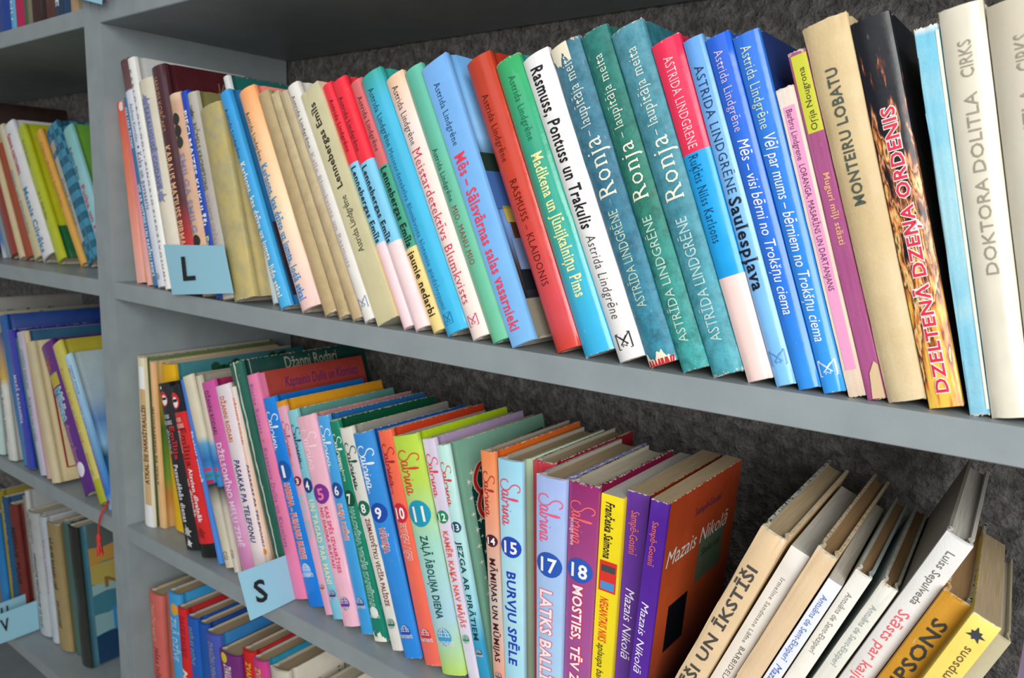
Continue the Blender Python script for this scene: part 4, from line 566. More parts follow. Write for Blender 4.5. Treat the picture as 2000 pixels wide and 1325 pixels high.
 {'loc': (0.44769, 0.017, -0.29), 'lean': -0.34254, 'yaw': 0.0, 'T': 0.01907, 'H': 0.19767, 'D': 0.122, 'label': 'blue book with number 9, wider than its neighbours', 'group': 'books on the middle shelf of the right bookcase', 'tp': 1.3, 'k': 'h', 'g': [(0, '#3a90da'), (1, '#2a86da')], 's': '#1450a0', 'w': 0.3, 'r': 0.2, 'b': 0.07, 'pg': 0, 't': [('S', 0.18544, 0.1471, 0.5, 0.62, '#eef4fa'), ('T', 'pusaugu burve', 0.16974, 0.14395, 0.25, 0.2, '#d4e4f4', '', 'd', None), ('N', '9', 0.12688, 0.5, 0.38, '#1c4aa8', '#f4f4f4'), ('T', 'NĀRIŅA', 0.11344, 0.09198, 0.5, 0.34, '#c84a4a', 'b', 'd', '#f4eee8'), ('G', 0.02271, 0.5, 0.36, '#1c50b0')]},
 {'loc': (0.46795, 0.021, -0.29), 'lean': -0.29727, 'yaw': 0.0, 'T': 0.01869, 'H': 0.20245, 'D': 0.122, 'label': 'coral red book with number 10', 'group': 'books on the middle shelf of the right bookcase', 'tp': 0.884, 'k': 'h', 'g': [(0, '#f06a48'), (1, '#ee6c5c')], 's': '#c23c20', 'w': 0.3, 'r': 0.2, 'b': 0.07, 'pg': 0, 't': [('S', 0.19005, 0.15308, 0.5, 0.62, '#a02430'), ('T', 'pusaugu burve', 0.17274, 0.14757, 0.28, 0.22, '#a03038', '', 'd', None), ('N', '10', 0.13111, 0.5, 0.38, '#c8283c', '#f4f4f4'), ('T', 'SPIEĢU AĢIS', 0.12233, 0.09076, 0.5, 0.4, '#e04a44', 'b', 'd', '#f8e6dc'), ('G', 0.02562, 0.5, 0.36, '#c8323c')]},
 {'loc': (0.48788, 0.021, -0.29), 'lean': -0.30795, 'yaw': 0.0, 'T': 0.02471, 'H': 0.20179, 'D': 0.12, 'label': 'lime green book with number 11 and white stars on its cover', 'group': 'books on the middle shelf of the right bookcase', 'tp': 1.185, 'k': 'h', 'g': [(0, '#b8d848'), (0.2, '#bada58'), (0.45, '#a4d8c4'), (0.75, '#a8d0e0'), (1, '#b8dc60')], 's': '#9cb81c', 'w': 0.3, 'r': 0.15, 'b': 0.07, 'pg': 0, 't': [('S', 0.18879, 0.15121, 0.5, 0.62, '#e04430'), ('N', '11', 0.1357, 0.5, 0.38, '#1f9ab8', '#f4f4f4'), ('T', 'ZAĻĀ ĀBOLIŅA DIENA', 0.11719, 0.04773, 0.5, 0.32, '#14524c', 'b', 'd', None), ('G', 0.03107, 0.5, 0.36, '#3aa0d0'), ('STARS', '#6cb028')]},
 {'loc': (0.51394, 0.025, -0.29), 'lean': -0.28534, 'yaw': 0.0, 'T': 0.01191, 'H': 0.2036, 'D': 0.12, 'label': 'lilac book with number 12', 'group': 'books on the middle shelf of the right bookcase', 'tp': 1.229, 'k': 'h', 'g': [(0, '#d6cadf'), (1, '#dcd6e6')], 's': '#9a86a4', 'w': 0.3, 'r': 0.2, 'b': 0.07, 'pg': 0, 't': [('S', 0.19039, 0.15478, 0.5, 0.62, '#e03c48'), ('N', '12', 0.13868, 0.5, 0.38, '#1c8a5c', '#f4f4f4'), ('T', 'KAMĒR KAĶA NAV MĀJĀS', 0.12683, 0.0474, 0.5, 0.44, '#e4583c', 'b', 'd', None), ('G', 0.03728, 0.5, 0.36, '#1c8a68')]},
 {'loc': (0.52661, 0.025, -0.29), 'lean': -0.27193, 'yaw': 0.0, 'T': 0.00981, 'H': 0.20093, 'D': 0.132, 'label': 'mint book with number 13 and dark starry cover', 'group': 'books on the middle shelf of the right bookcase', 'tp': 1.3, 'k': 'h', 'g': [(0, '#c4ece0'), (0.4, '#b8e4e4'), (0.65, '#9cd8e4'), (0.8, '#3a9ec8'), (1, '#2a90b8')], 's': '#6f9c88', 'w': 0.3, 'r': 0.15, 'b': 0.07, 'pg': 0, 't': [('S', 0.1864, 0.15045, 0.5, 0.62, '#e03c48'), ('N', '13', 0.13373, 0.5, 0.38, '#1c5068', '#f4f4f4'), ('T', 'JEZGA AR PIRĀTIEM', 0.12203, 0.04145, 0.5, 0.5, '#12424a', 'b', 'd', None), ('G', 0.0306, 0.5, 0.36, '#1c4a60'), ('STARS2', '#0e3f3a')]},
 {'loc': (0.53677, 0.029, -0.29), 'lean': -0.10584, 'yaw': 0.0, 'T': 0.01094, 'H': 0.19876, 'D': 0.122, 'label': 'orange and grey book with number 14', 'group': 'books on the middle shelf of the right bookcase', 'tp': 1.304, 'k': 'h', 'g': [(0, '#ee8c54'), (0.3, '#e8a080'), (0.6, '#c8c0b8'), (1, '#e89878')], 's': '#c05a20', 'l': '#b4521c', 'w': 0.3, 'r': 0.15, 'b': 0.07, 'pg': 1, 't': [('S', 0.18233, 0.14638, 0.5, 0.62, '#b02c30'), ('N', '14', 0.12742, 0.5, 0.38, '#4c1c28', '#f4f4f4'), ('T', 'MĀMIŅAS UN MŪMIJAS', 0.11291, 0.02783, 0.5, 0.46, '#44141c', 'b', 'd', None), ('G', 0.01543, 0.5, 0.36, '#884040')]},
 {'loc': (0.54804, 0.029, -0.29), 'lean': -0.07665, 'yaw': 0.0, 'T': 0.01834, 'H': 0.19586, 'D': 0.12, 'label': 'pale cyan book with number 15 and purple starry cover', 'group': 'books on the middle shelf of the right bookcase', 'tp': 1.274, 'k': 'h', 'g': [(0, '#9cd4ea'), (0.5, '#b4e0ea'), (1, '#a4dae8')], 's': '#a4c4a4', 'l': '#8cb89c', 'w': 0.2, 'r': 0.15, 'b': 0.07, 'pg': 1, 't': [('S', 0.18042, 0.14375, 0.5, 0.62, '#e84868'), ('N', '15', 0.12746, 0.5, 0.38, '#2448b4', '#f4f4f4'), ('T', 'BURVJU SPĒLE', 0.10736, 0.03173, 0.5, 0.42, '#1c3cb0', 'b', 'd', None), ('STARS2', '#5c4470')]},
 {'loc': (0.56671, 0.042, -0.29), 'lean': -0.05099, 'yaw': 0.0, 'T': 0.0188, 'H': 0.19645, 'D': 0.121, 'label': 'crimson book pushed back between numbers 15 and 17', 'group': 'books on the middle shelf of the right bookcase', 'tp': 1.065, 'k': 'h', 'g': [(0, '#c43848'), (1, '#c03c4c')], 's': '#7c1420', 'l': '#7c1018', 'w': 0.2, 'r': 0.15, 'b': 0.07, 'pg': 1, 't': []},
 {'loc': (0.58583, 0.018, -0.29), 'lean': -0.04479, 'yaw': 0.0, 'T': 0.02072, 'H': 0.19607, 'D': 0.12, 'label': 'periwinkle blue book with number 17', 'group': 'books on the middle shelf of the right bookcase', 'tp': 1.256, 'k': 'h', 'g': [(0, '#a4b8e8'), (0.5, '#a4c4e8'), (1, '#a8cfe8')], 's': '#6f80c0', 'l': '#6a80bc', 'w': 0.2, 'r': 0.15, 'b': 0.07, 'pg': 1, 't': [('S', 0.18293, 0.147, 0.5, 0.62, '#ee5c84'), ('N', '17', 0.13074, 0.5, 0.38, '#2c58b4', '#f4f4f4'), ('T', 'LATKS BALLĪTE', 0.11074, 0.02733, 0.42, 0.46, '#f6eef0', 'b', 'd', '#ee6c88'), ('STARS2', '#1c2c6c')]},
 {'loc': (0.60685, 0.021, -0.29), 'lean': -0.01769, 'yaw': 0.0, 'T': 0.01991, 'H': 0.19684, 'D': 0.115, 'label': 'magenta book with number 18', 'group': 'books on the middle shelf of the right bookcase', 'tp': 1.24, 'k': 'h', 'g': [(0, '#92306c'), (0.4, '#a04c88'), (1, '#a05c9c')], 's': '#6c1438', 'l': '#4c1030', 'w': 0.25, 'r': 0.12, 'b': 0.07, 'pg': 0, 't': [('S', 0.18348, 0.15113, 0.5, 0.62, '#ee6a6a'), ('T', 'pusaugu burve', 0.16998, 0.15022, 0.2, 0.16, '#e8d8e4', '', 'd', None), ('N', '18', 0.1332, 0.5, 0.38, '#2c58b4', '#f4f4f4'), ('T', 'MOSTIES, TĒV ZVANA', 0.12154, 0.01953, 0.48, 0.36, '#f8f0f0', 'b', 'd', '#e0405c'), ('STARS', '#6c1438')]},
 {'loc': (0.62707, 0.024, -0.29), 'lean': 0.00664, 'yaw': 0.0, 'T': 0.0157, 'H': 0.19288, 'D': 0.124, 'label': 'yellow paperback with small red and blue picture on its spine', 'group': 'books on the middle shelf of the right bookcase', 'tp': 1.109, 'k': 'p', 'g': [(0, '#ecd51c'), (1, '#f0dc2c')], 's': '#d4b81c', 'r': 0.2, 'b': 0, 'pg': 2, 't': [('T', 'Frančeska Saimona', 0.18775, 0.14721, 0.45, 0.4, '#241c30', 'bi', 'd', None), ('Q', 0.1452, 0.12281, 0.12, 0.92, '#d8382c'), ('Q', 0.14218, 0.13726, 0.2, 0.85, '#4a4a4e'), ('Q', 0.13005, 0.12433, 0.2, 0.85, '#5090cc'), ('T', 'NEGANTAIS NIKS', 0.11832, 0.08461, 0.45, 0.4, '#e0442c', 'bi', 'd', None), ('T', 'aplaupa banku', 0.08304, 0.04859, 0.45, 0.34, '#241c20', 'i', 'd', None), ('ST2', 'N', 0.012, 0.03, 0.03, 0.026, '#c82c20', 'b'), ('SQ', 0.02, 0.09, 0.07, 0.13, '#1c1620')]},
 {'loc': (0.64307, 0.028, -0.29), 'lean': 0.01554, 'yaw': 0.0, 'T': 0.01292, 'H': 0.19845, 'D': 0.122, 'label': 'purple paperback with orange and white lettering, left of the pair', 'group': 'books on the middle shelf of the right bookcase', 'tp': 1.3, 'k': 'p', 'g': [(0, '#5c2c8c'), (1, '#643c9c')], 's': '#8c3418', 'w': 0.15, 'r': 0.3, 'b': 0, 'pg': 1, 't': [('T', 'Sampē-Gosinī', 0.18512, 0.15382, 0.45, 0.38, '#e8744c', '', 'd', None), ('T', 'Mazais Nikolā', 0.12892, 0.07666, 0.5, 0.46, '#ece8f0', 'i', 'd', None)]},
 {'loc': (0.65631, 0.017, -0.29), 'lean': 0.06427, 'yaw': 0.0, 'T': 0.01297, 'H': 0.20178, 'D': 0.124, 'label': 'purple paperback showing its orange-brown cover, right of the pair', 'group': 'books on the middle shelf of the right bookcase', 'k': 'p', 'g': [(0, '#4c1c8c'), (1, '#5c30a0')], 's': '#9c3c1a', 'w': 0.15, 'r': 0.3, 'b': 0, 'sg': [(0, '#8c3418'), (0.4, '#ac4820'), (0.6, '#8c3c20'), (0.75, '#40261c'), (1, '#241814')], 'pg': 1, 't': [('T', 'Sampē-Gosinī', 0.18732, 0.15637, 0.42, 0.34, '#e8744c', '', 'd', None), ('T', 'Mazais Nikolā', 0.12985, 0.07822, 0.42, 0.42, '#ece8f0', 'i', 'd', None), ('ST2', 'Sampē-Gosinī', 0.045, 0.09, 0.016, 0.006, '#5c2c50', ''), ('ST2', 'Mazais Nikolā', 0.006, 0.108, 0.035, 0.012, '#d8d4cc', 'i'), ('SQ', 0.06, 0.105, 0.045, 0.078, '#5c6850'), ('ST2', 'Skolas laiki', 0.065, 0.1, 0.053, 0.006, '#30382c', 'i'), ('SQ', 0.02, 0.05, 0.08, 0.115, '#0e0c10')]},
 {'loc': (0.6624, 0.0159, -0.28382), 'lean': 0.37915, 'yaw': 0.03639, 'T': 0.01641, 'H': 0.21157, 'D': 0.16196, 'label': 'cream cloth book leaning right with large dark angular capitals', 'group': 'books leaning to the right on the middle shelf', 'k': 'h', 'g': [(0, '#d6bb94'), (1, '#dfc59e')], 's': '#c8ac80', 'l': '#2f5a6c', 'w': 0.7, 'pg': 1, 't': [('T', 'ISLĪŠI UN ĪKSTĪŠI', 0.18529, 0.0686, 0.47, 0.42, '#4a4642', 'b', 'u', None)]},
 {'loc': (0.67899, 0.02581, -0.28523), 'lean': 0.39087, 'yaw': 0.04013, 'T': 0.01222, 'H': 0.20165, 'D': 0.13083, 'label': 'glossy white paperback with small grey serif lettering', 'group': 'books leaning to the right on the middle shelf', 'k': 'p', 'g': [(0, '#dedad2'), (1, '#ece2d2')], 's': '#c8c8c8', 'l': '#b8b4ac', 'w': 0, 'r': 0.2, 'pg': 2, 't': [('T', 'Irmeline Sandmane Lāfne', 0.1806, 0.12761, 0.5, 0.22, '#77726a', 's', 'd', None), ('T', 'BARBIDELA', 0.12432, 0.09483, 0.6, 0.26, '#5a544c', 's', 'd', None)]},
 {'loc': (0.69245, 0.02109, -0.28519), 'lean': 0.39222, 'yaw': 0.03616, 'T': 0.01227, 'H': 0.20766, 'D': 0.16558, 'label': 'blank peach cloth book with badly frayed spine head', 'group': 'books leaning to the right on the middle shelf', 'k': 'h', 'g': [(0, '#d8bd98'), (1, '#e0c6a2')], 's': '#b89c74', 'l': '#a48c68', 'w': 0.9, 'pg': 3, 't': []},
 {'loc': (0.70585, 0.02258, -0.28665), 'lean': 0.3944, 'yaw': 0.05856, 'T': 0.00842, 'H': 0.18986, 'D': 0.14872, 'label': 'slim white paperback with pale blue author name', 'group': 'books leaning to the right on the middle shelf', 'k': 'p', 'g': [(0, '#dfe3ee'), (1, '#e2e6ee')], 's': '#b0aca4', 'l': '#a8a49c', 'w': 0, 'pg': 2, 't': [('T', 'Antuāns de Sent-Ekziperī', 0.17938, 0.12771, 0.5, 0.42, '#5a78b8', '', 'd', None), ('T', 'Mazais princis', 0.12339, 0.08775, 0.5, 0.5, '#4468b8', 'i', 'd', None)]},
 {'loc': (0.71623, 0.0304, -0.28614), 'lean': 0.3917, 'yaw': 0.05172, 'T': 0.00981, 'H': 0.19607, 'D': 0.14728, 'label': 'slim off-white hardcover with brown page edges and grey author name', 'group': 'books leaning to the right on the middle shelf', 'k': 'h', 'g': [(0, '#e2e0d8'), (1, '#ece4d6')], 's': '#94a09c', 'l': '#9ca8a0', 'w': 0, 'pg': 3, 't': [('T', 'Antuāns de Sent-Ekziperī', 0.1817, 0.1346, 0.5, 0.34, '#8c8880', '', 'd', None)]},
 {'loc': (0.72814, 0.02998, -0.28604), 'lean': 0.4075, 'yaw': 0.05641, 'T': 0.0097, 'H': 0.19439, 'D': 0.14858, 'label': 'worn grey-white hardcover with a frayed head and dark page edges', 'group': 'books leaning to the right on the middle shelf', 'k': 'h', 'g': [(0, '#dcdcd0'), (1, '#e0dcd2')], 's': '#a4b0ac', 'l': '#a0aaa4', 'w': 0.6, 'pg': 3, 't': [('T', 'Antuāns de Sent-Ekziperī', 0.17944, 0.13209, 0.5, 0.34, '#9aa4a4', '', 'd', None)]},
 {'loc': (0.74114, 0.02875, -0.28417), 'lean': 0.4056, 'yaw': 0.05446, 'T': 0.01448, 'H': 0.23385, 'D': 0.15308, 'label': 'tall white hardcover leaning right with pink-red title', 'group': 'books leaning to the right on the middle shelf', 'k': 'h', 'g': [(0, '#dcdbd8'), (1, '#dcd6cc')], 's': '#c0bcb4', 'l': '#8a857c', 'w': 0, 'pg': 2, 't': [('T', 'Luiss Sepulveda', 0.22502, 0.18799, 0.55, 0.3, '#6c6864', '', 'd', None), ('T', 'Stāsts par kaiju un', 0.18157, 0.11401, 0.5, 0.42, '#e8606c', '', 'd', None)]},
 {'loc': (0.75793, 0.02334, -0.28384), 'lean': 0.40246, 'yaw': 0.05728, 'T': 0.01542, 'H': 0.20059, 'D': 0.14, 'label': 'mustard cloth book with heavy dark letters', 'group': 'books leaning to the right on the middle shelf', 'k': 'h', 'g': [(0, '#c8902c'), (1, '#cc962c')], 's': '#1c4c40', 'l': '#a87424', 'w': 0.3, 'pg': 3, 't': [('T', 'TOMPSONS', 0.1851, 0.11015, 0.5, 0.48, '#3c3a34', 'b', 'u', None)]},
 {'loc': (0.77501, 0.01195, -0.2845), 'lean': 0.39773, 'yaw': 0.07324, 'T': 0.01389, 'H': 0.19765, 'D': 0.12361, 'label': 'pale yellow paperback with dark flower mark, rightmost of the leaning books', 'group': 'books leaning to the right on the middle shelf', 'k': 'p', 'g': [(0, '#ecd46c'), (1, '#e8cc5c')], 's': '#d8d0b8', 'l': '#b8a040', 'w': 0.3, 'm': (0.3, 60, '#d0a83c'), 'pg': 1, 't': [('X', 0.18786, 0.5, 0.34, '#3a3c44'), ('T', 'Tompsons', 0.17994, 0.14898, 0.5, 0.34, '#6c5040', '', 'u', None)]},
 {'loc': (0.78995, 0.02349, -0.2871), 'lean': 0.39773, 'yaw': 0.07324, 'T': 0.0075, 'H': 0.186, 'D': 0.12, 'label': 'thin off-white book squeezed behind the pale yellow paperback', 'group': 'books leaning to the right on the middle shelf', 'k': 'h', 'g': [(0, '#b5ad8e'), (1, '#b5ad8e')], 's': '#b5ad8e', 'pg': 0, 't': []},
 {'loc': (0.869, 0.03, -0.29), 'lean': 0.026, 'yaw': 0.0, 'T': 0.03, 'H': 0.176, 'D': 0.13, 'label': 'purple-grey spined book at the lower right picture edge', 'group': 'books leaning to the right on the middle shelf', 'k': 'h', 'g': [(0, '#7c6c84'), (0.3, '#8c7c94'), (0.32, '#6c5c74'), (1, '#84748c')], 's': '#4c3c44', 'l': '#3c2c2c', 'w': 0.3, 'pg': 3, 't': []},
 {'loc': (-0.42449, 0.04, 0.0), 'lean': -0.31443, 'yaw': 0.0, 'T': 0.00417, 'H': 0.13837, 'D': 0.13, 'label': 'pale blue-grey book at the left picture edge', 'group': 'books on the upper shelf of the left bookcase', 'tp': 0.72, 'k': 'h', 'g': [(0, '#b8c0c0'), (0.8, '#4a78b4'), (1, '#c8d0d8')], 's': '#90a0a0', 'pg': 0, 't': []},
 {'loc': (-0.40689, 0.045, 0.0), 'lean': -0.43115, 'yaw': 0.0, 'T': 0.02664, 'H': 0.19546, 'D': 0.13, 'label': 'dark rust hardcover, darker of the two rust books', 'group': 'books on the upper shelf of the left bookcase', 'tp': 0.99, 'k': 'h', 'g': [(0, '#7c2c20'), (1, '#8c3424')], 's': '#6a2418', 'r': 0.25, 'pg': 0, 't': []},
 {'loc': (-0.37721, 0.045, 0.0), 'lean': -0.43252, 'yaw': 0.0, 'T': 0.0145, 'H': 0.20448, 'D': 0.13, 'label': 'narrow cream book between two rust red ones', 'group': 'books on the upper shelf of the left bookcase', 'tp': 0.907, 'k': 'h', 'g': [(0, '#c8b890'), (1, '#d0c098')], 's': '#a89870', 'pg': 0, 't': []},
 {'loc': (-0.36086, 0.048, 0.0), 'lean': -0.43911, 'yaw': 0.0, 'T': 0.02095, 'H': 0.18001, 'D': 0.13, 'label': 'rust red cloth book, brighter of the two rust books', 'group': 'books on the upper shelf of the left bookcase', 'tp': 0.775, 'k': 'h', 'g': [(0, '#94442c'), (1, '#9c4c34')], 's': '#7c3824', 'pg': 0, 't': []},
 {'loc': (-0.33708, 0.05, 0.0), 'lean': -0.46535, 'yaw': 0.0, 'T': 0.02384, 'H': 0.21194, 'D': 0.13, 'label': 'beige book with faint aqua lettering', 'group': 'books on the upper shelf of the left bookcase', 'tp': 0.714, 'k': 'h', 'g': [(0, '#c8c0a4'), (1, '#c4b890')], 's': '#a89c78', 'pg': 0, 't': [('T', 'Oppa un Pūkainītis', 0.14114, 0.04009, 0.5, 0.3, '#6fa0b0', 'b', 'd', None)]},
 {'loc': (-0.30831, 0.05, 0.0), 'lean': -0.50265, 'yaw': 0.0, 'T': 0.03562, 'H': 0.21185, 'D': 0.13, 'label': 'white book with red and blue lettering in the left bookcase', 'group': 'books on the upper shelf of the left bookcase', 'tp': 0.916, 'k': 'h', 'g': [(0, '#d4d6da'), (1, '#dadad8')], 's': '#b8b8b8', 'pg': 0, 't': [('T', 'ĒRIHS KESTNERS', 0.1962, 0.13332, 0.42, 0.3, '#c83c4c', 'b', 'd', None), ('T', 'Mazais Cilvēks', 0.11131, 0.00924, 0.5, 0.42, '#3c88b4', 'bi', 'd', None)]},
 {'loc': (-0.267, 0.052, 0.0), 'lean': -0.51679, 'yaw': 0.0, 'T': 0.024, 'H': 0.21042, 'D': 0.13, 'label': 'yellow-green book with dark green cover block', 'group': 'books on the upper shelf of the left bookcase', 'k': 'h', 'g': [(0, '#a8b424'), (1, '#b4bc24')], 's': '#9ca018', 'r': 0.3, 'sg': [(0, '#9ca018'), (0.76, '#a8ac1c'), (0.77, '#1c5a34'), (1, '#1c5a34')], 'pg': 0, 't': [('T', 'Ēvalds Bergmans', 0.18896, 0.14796, 0.5, 0.24, '#5c6420', 's', 'd', None), ('T', 'X S. MALIŅA', 0.10744, 0.06339, 0.5, 0.28, '#4c5420', 's', 'd', None)]},
 {'loc': (-0.21664, 0.06, 0.0), 'lean': -0.56889, 'yaw': 0.0, 'T': 0.01326, 'H': 0.21132, 'D': 0.13, 'label': 'orange-yellow book in the left bookcase', 'group': 'books on the upper shelf of the left bookcase', 'tp': 1.302, 'k': 'h', 'g': [(0, '#d8a048'), (1, '#dca850')], 's': '#b8883c', 'pg': 0, 't': [('T', 'Cūkas vēsture Gaisužvēri', 0.19325, 0.08993, 0.5, 0.4, '#a06c3c', 's', 'd', None)]},
 {'loc': (-0.2009, 0.063, 0.0), 'lean': -0.53213, 'yaw': 0.0, 'T': 0.03364, 'H': 0.20511, 'D': 0.13, 'label': 'teal and navy checked book in the left bookcase', 'group': 'books on the upper shelf of the left bookcase', 'tp': 1.188, 'k': 'h', 'g': [(0, '#2c6c8c'), (1, '#347890')], 's': '#1c4c64', 'CH': 1, 'pg': 0, 't': [('Q', 0.18471, 0.1694, 0.15, 0.55, '#b0a090'), ('Q', 0.16137, 0.03251, 0.12, 0.5, '#b4b0a0'), ('T', 'Govs Gunne', 0.13026, 0.05936, 0.3, 0.24, '#3c6c88', 'i', 'd', None)]},
 {'loc': (-0.16219, 0.066, 0.0), 'lean': -0.50123, 'yaw': 0.0, 'T': 0.028, 'H': 0.20239, 'D': 0.13, 'label': 'aqua book with green cover against the dividing panel', 'group': 'books on the upper shelf of the left bookcase', 'k': 'h', 'g': [(0, '#7cb8b4'), (0.5, '#90c4cc'), (1, '#98c8d8')], 's': '#5c8c34', 'r': 0.25, 'pg': 0, 't': [('T', 'Roberts Bērza', 0.17398, 0.1278, 0.4, 0.3, '#24405c', '', 'd', None), ('T', 'Puika un Pūks', 0.11711, 0.0284, 0.5, 0.34, '#d03c5c', 'b', 'd', None)]},
 {'loc': (-0.40933, 0.005, -0.29), 'lean': -0.06981, 'yaw': 0.0, 'T': 0.03, 'H': 0.15142, 'D': 0.13, 'label': 'pale mint book at the left picture edge, second shelf down', 'group': 'books on the middle shelf of the left bookcase', 'k': 'h', 'g': [(0, '#b8c8c4'), (1, '#b4ccc8')], 's': '#98a8a4', 'pg': 0, 't': []},
 {'loc': (-0.36069, 0.005, -0.29), 'lean': -0.09194, 'yaw': 0.0, 'T': 0.0244, 'H': 0.18763, 'D': 0.13, 'label': 'white book with a picture band and dark red title', 'group': 'books on the middle shelf of the left bookcase', 'tp': 0.72, 'k': 'h', 'g': [(0, '#5c5c80'), (0.35, '#c8a850'), (0.42, '#d0d4cc'), (1, '#c8ccc4')], 's': '#a8a8a0', 'pg': 0, 't': [('T', 'Mazie Rebinie klosteri', 0.12089, 0.02863, 0.45, 0.34, '#7c3038', '', 'd', None)]},
 {'loc': (-0.31399, 0.008, -0.29), 'lean': -0.23902, 'yaw': 0.0, 'T': 0.01626, 'H': 0.218, 'D': 0.17, 'label': 'thin blue book whose blue cover rises above its neighbours', 'group': 'books on the middle shelf of the left bookcase', 'tp': 1.304, 'k': 'h', 'g': [(0, '#2c5c9c'), (1, '#3c80b4')], 's': '#1c3c80', 'pg': 0, 't': []},
 {'loc': (-0.29712, 0.006, -0.29), 'lean': -0.19262, 'yaw': 0.0, 'T': 0.022, 'H': 0.19841, 'D': 0.13, 'label': 'indigo book with white capitals', 'group': 'books on the middle shelf of the left bookcase', 'k': 'h', 'g': [(0, '#3438a0'), (1, '#3444a8')], 's': '#2c2470', 'w': 0.2, 'r': 0.3, 'pg': 0, 't': [('T', 'MAZĀ RAGANIŅA', 0.13439, 0.06502, 0.5, 0.42, '#d8d4e8', 'b', 'd', None)]},
 {'loc': (-0.26138, 0.007, -0.29), 'lean': -0.25082, 'yaw': 0.0, 'T': 0.00786, 'H': 0.19285, 'D': 0.13, 'label': 'thin dark green book right of the indigo one', 'group': 'books on the middle shelf of the left bookcase', 'tp': 1.3, 'k': 'h', 'g': [(0, '#3c6c64'), (0.6, '#4c8c8c'), (1, '#2c6c60')], 's': '#7c9c94', 'pg': 0, 't': []},
 {'loc': (-0.25299, 0.006, -0.29), 'lean': -0.23641, 'yaw': 0.0, 'T': 0.01926, 'H': 0.20155, 'D': 0.13, 'label': 'pale lilac book with violet lettering', 'group': 'books on the middle shelf of the left bookcase', 'tp': 1.189, 'k': 'h', 'g': [(0, '#b8b4c4'), (1, '#bcb8cc')], 's': '#9c98a4', 'pg': 0, 't': [('T', 'OTFRĪDS PREISLERS', 0.17684, 0.12178, 0.5, 0.3, '#8c88a0', 'b', 'd', None), ('T', 'Rūķītis no meža', 0.11104, 0.04868, 0.5, 0.3, '#a44c8c', 'i', 'd', None)]},
 {'loc': (-0.23295, 0.006, -0.29), 'lean': -0.21832, 'yaw': 0.0, 'T': 0.01462, 'H': 0.205, 'D': 0.16, 'label': 'peach spined book with a straw and sea photo cover', 'group': 'books on the middle shelf of the left bookcase', 'tp': 0.701, 'k': 'h', 'g': [(0, '#c8b48c'), (0.5, '#b89484'), (1, '#c4a49c')], 's': '#24506c', 'SG': 1, 'pg': 0, 't': []},
 {'loc': (-0.20931, 0.003, -0.29), 'lean': -0.2808, 'yaw': 0.0, 'T': 0.02105, 'H': 0.19351, 'D': 0.14, 'label': 'large beige book with a dark red frame drawn on its cover', 'group': 'books on the middle shelf of the left bookcase', 'k': 'h', 'g': [(0, '#c0b490'), (1, '#cdc09c')], 's': '#c2b288', 'pg': 0, 't': [('FR',)]},
 {'loc': (-0.12912, 0.01, -0.29), 'lean': -0.51877, 'yaw': 0.0, 'T': 0.03887, 'H': 0.20804, 'D': 0.13, 'label': 'purple book with a yellow flower and blue title', 'group': 'books on the middle shelf of the left bookcase', 'tp': 0.986, 'k': 'h', 'g': [(0, '#5c2474'), (1, '#54207c')], 's': '#4c1c54', 'r': 0.3, 'pg': 0, 't': [('T', 'Lote Kenta', 0.18761, 0.1715, 0.5, 0.4, '#c05c3c', 'b', 'd', None), ('Q', 0.16493, 0.14748, 0.2, 0.8, '#b8a828'), ('T', 'Mikijas', 0.14386, 0.10069, 0.5, 0.55, '#3c98c0', 'b', 'd', '#dce8ec'), ('T', 'dienasgrāmata', 0.09498, 0.0405, 0.5, 0.32, '#c87cb8', 'i', 'd', None), ('O', 0.03279, 0.5, 0.26, '#e8e4f0')]},
 {'loc': (-0.08395, 0.008, -0.29), 'lean': -0.52146, 'yaw': 0.0, 'T': 0.02255, 'H': 0.21785, 'D': 0.13, 'label': 'pale yellow book with ornate orange lettering and lime foot', 'group': 'books on the middle shelf of the left bookcase', 'tp': 1.184, 'k': 'h', 'g': [(0, '#c4bc54'), (0.85, '#d0c468'), (0.86, '#b0b41c'), (1, '#a8b020')], 's': '#98902c', 'r': 0.3, 'pg': 0, 't': [('T', 'Princese Skella un Letta Jenš', 0.18441, 0.08214, 0.42, 0.34, '#c8883c', 'i', 'd', None), ('T', 'Zvaigzne ABC', 0.06772, 0.03683, 0.5, 0.16, '#8c8430', '', 'd', None)]},
 {'loc': (-0.05788, 0.007, -0.29), 'lean': -0.50238, 'yaw': 0.0, 'T': 0.0175, 'H': 0.20578, 'D': 0.13, 'label': 'light blue sea-scene book against the divider, second shelf down', 'group': 'books on the middle shelf of the left bookcase', 'k': 'h', 'g': [(0, '#a8ccdc'), (0.4, '#88b4d4'), (0.75, '#4c88c0'), (0.9, '#2c6cc0'), (1, '#9cc0dc')], 's': '#7c98a4', 'r': 0.25, 'sg': [(0, '#98a8a8'), (0.3, '#8ca0ac'), (0.45, '#5078a8'), (0.6, '#7ca8c8'), (0.68, '#1c4c68'), (0.85, '#2c78c0'), (1, '#a8c4d8')], 'pg': 0, 't': [('T', 'Burunduki un citi peldētāji', 0.18966, 0.0244, 0.42, 0.32, '#b86c9c', 'i', 'd', None), ('T', 'HARIJS GAILIS', 0.18997, 0.15114, 0.8, 0.16, '#4c6c98', '', 'd', None)]},
 {'loc': (-0.49235, 0.025, -0.58), 'lean': -0.117, 'yaw': 0.0, 'T': 0.02451, 'H': 0.16329, 'D': 0.13, 'label': 'bright blue book at the left picture edge, third shelf down', 'group': 'books on the lower shelf of the left bookcase', 'tp': 1.146, 'k': 'h', 'g': [(0, '#1c6ca8'), (1, '#2c84c4')], 's': '#1c5c94', 'pg': 0, 't': []},
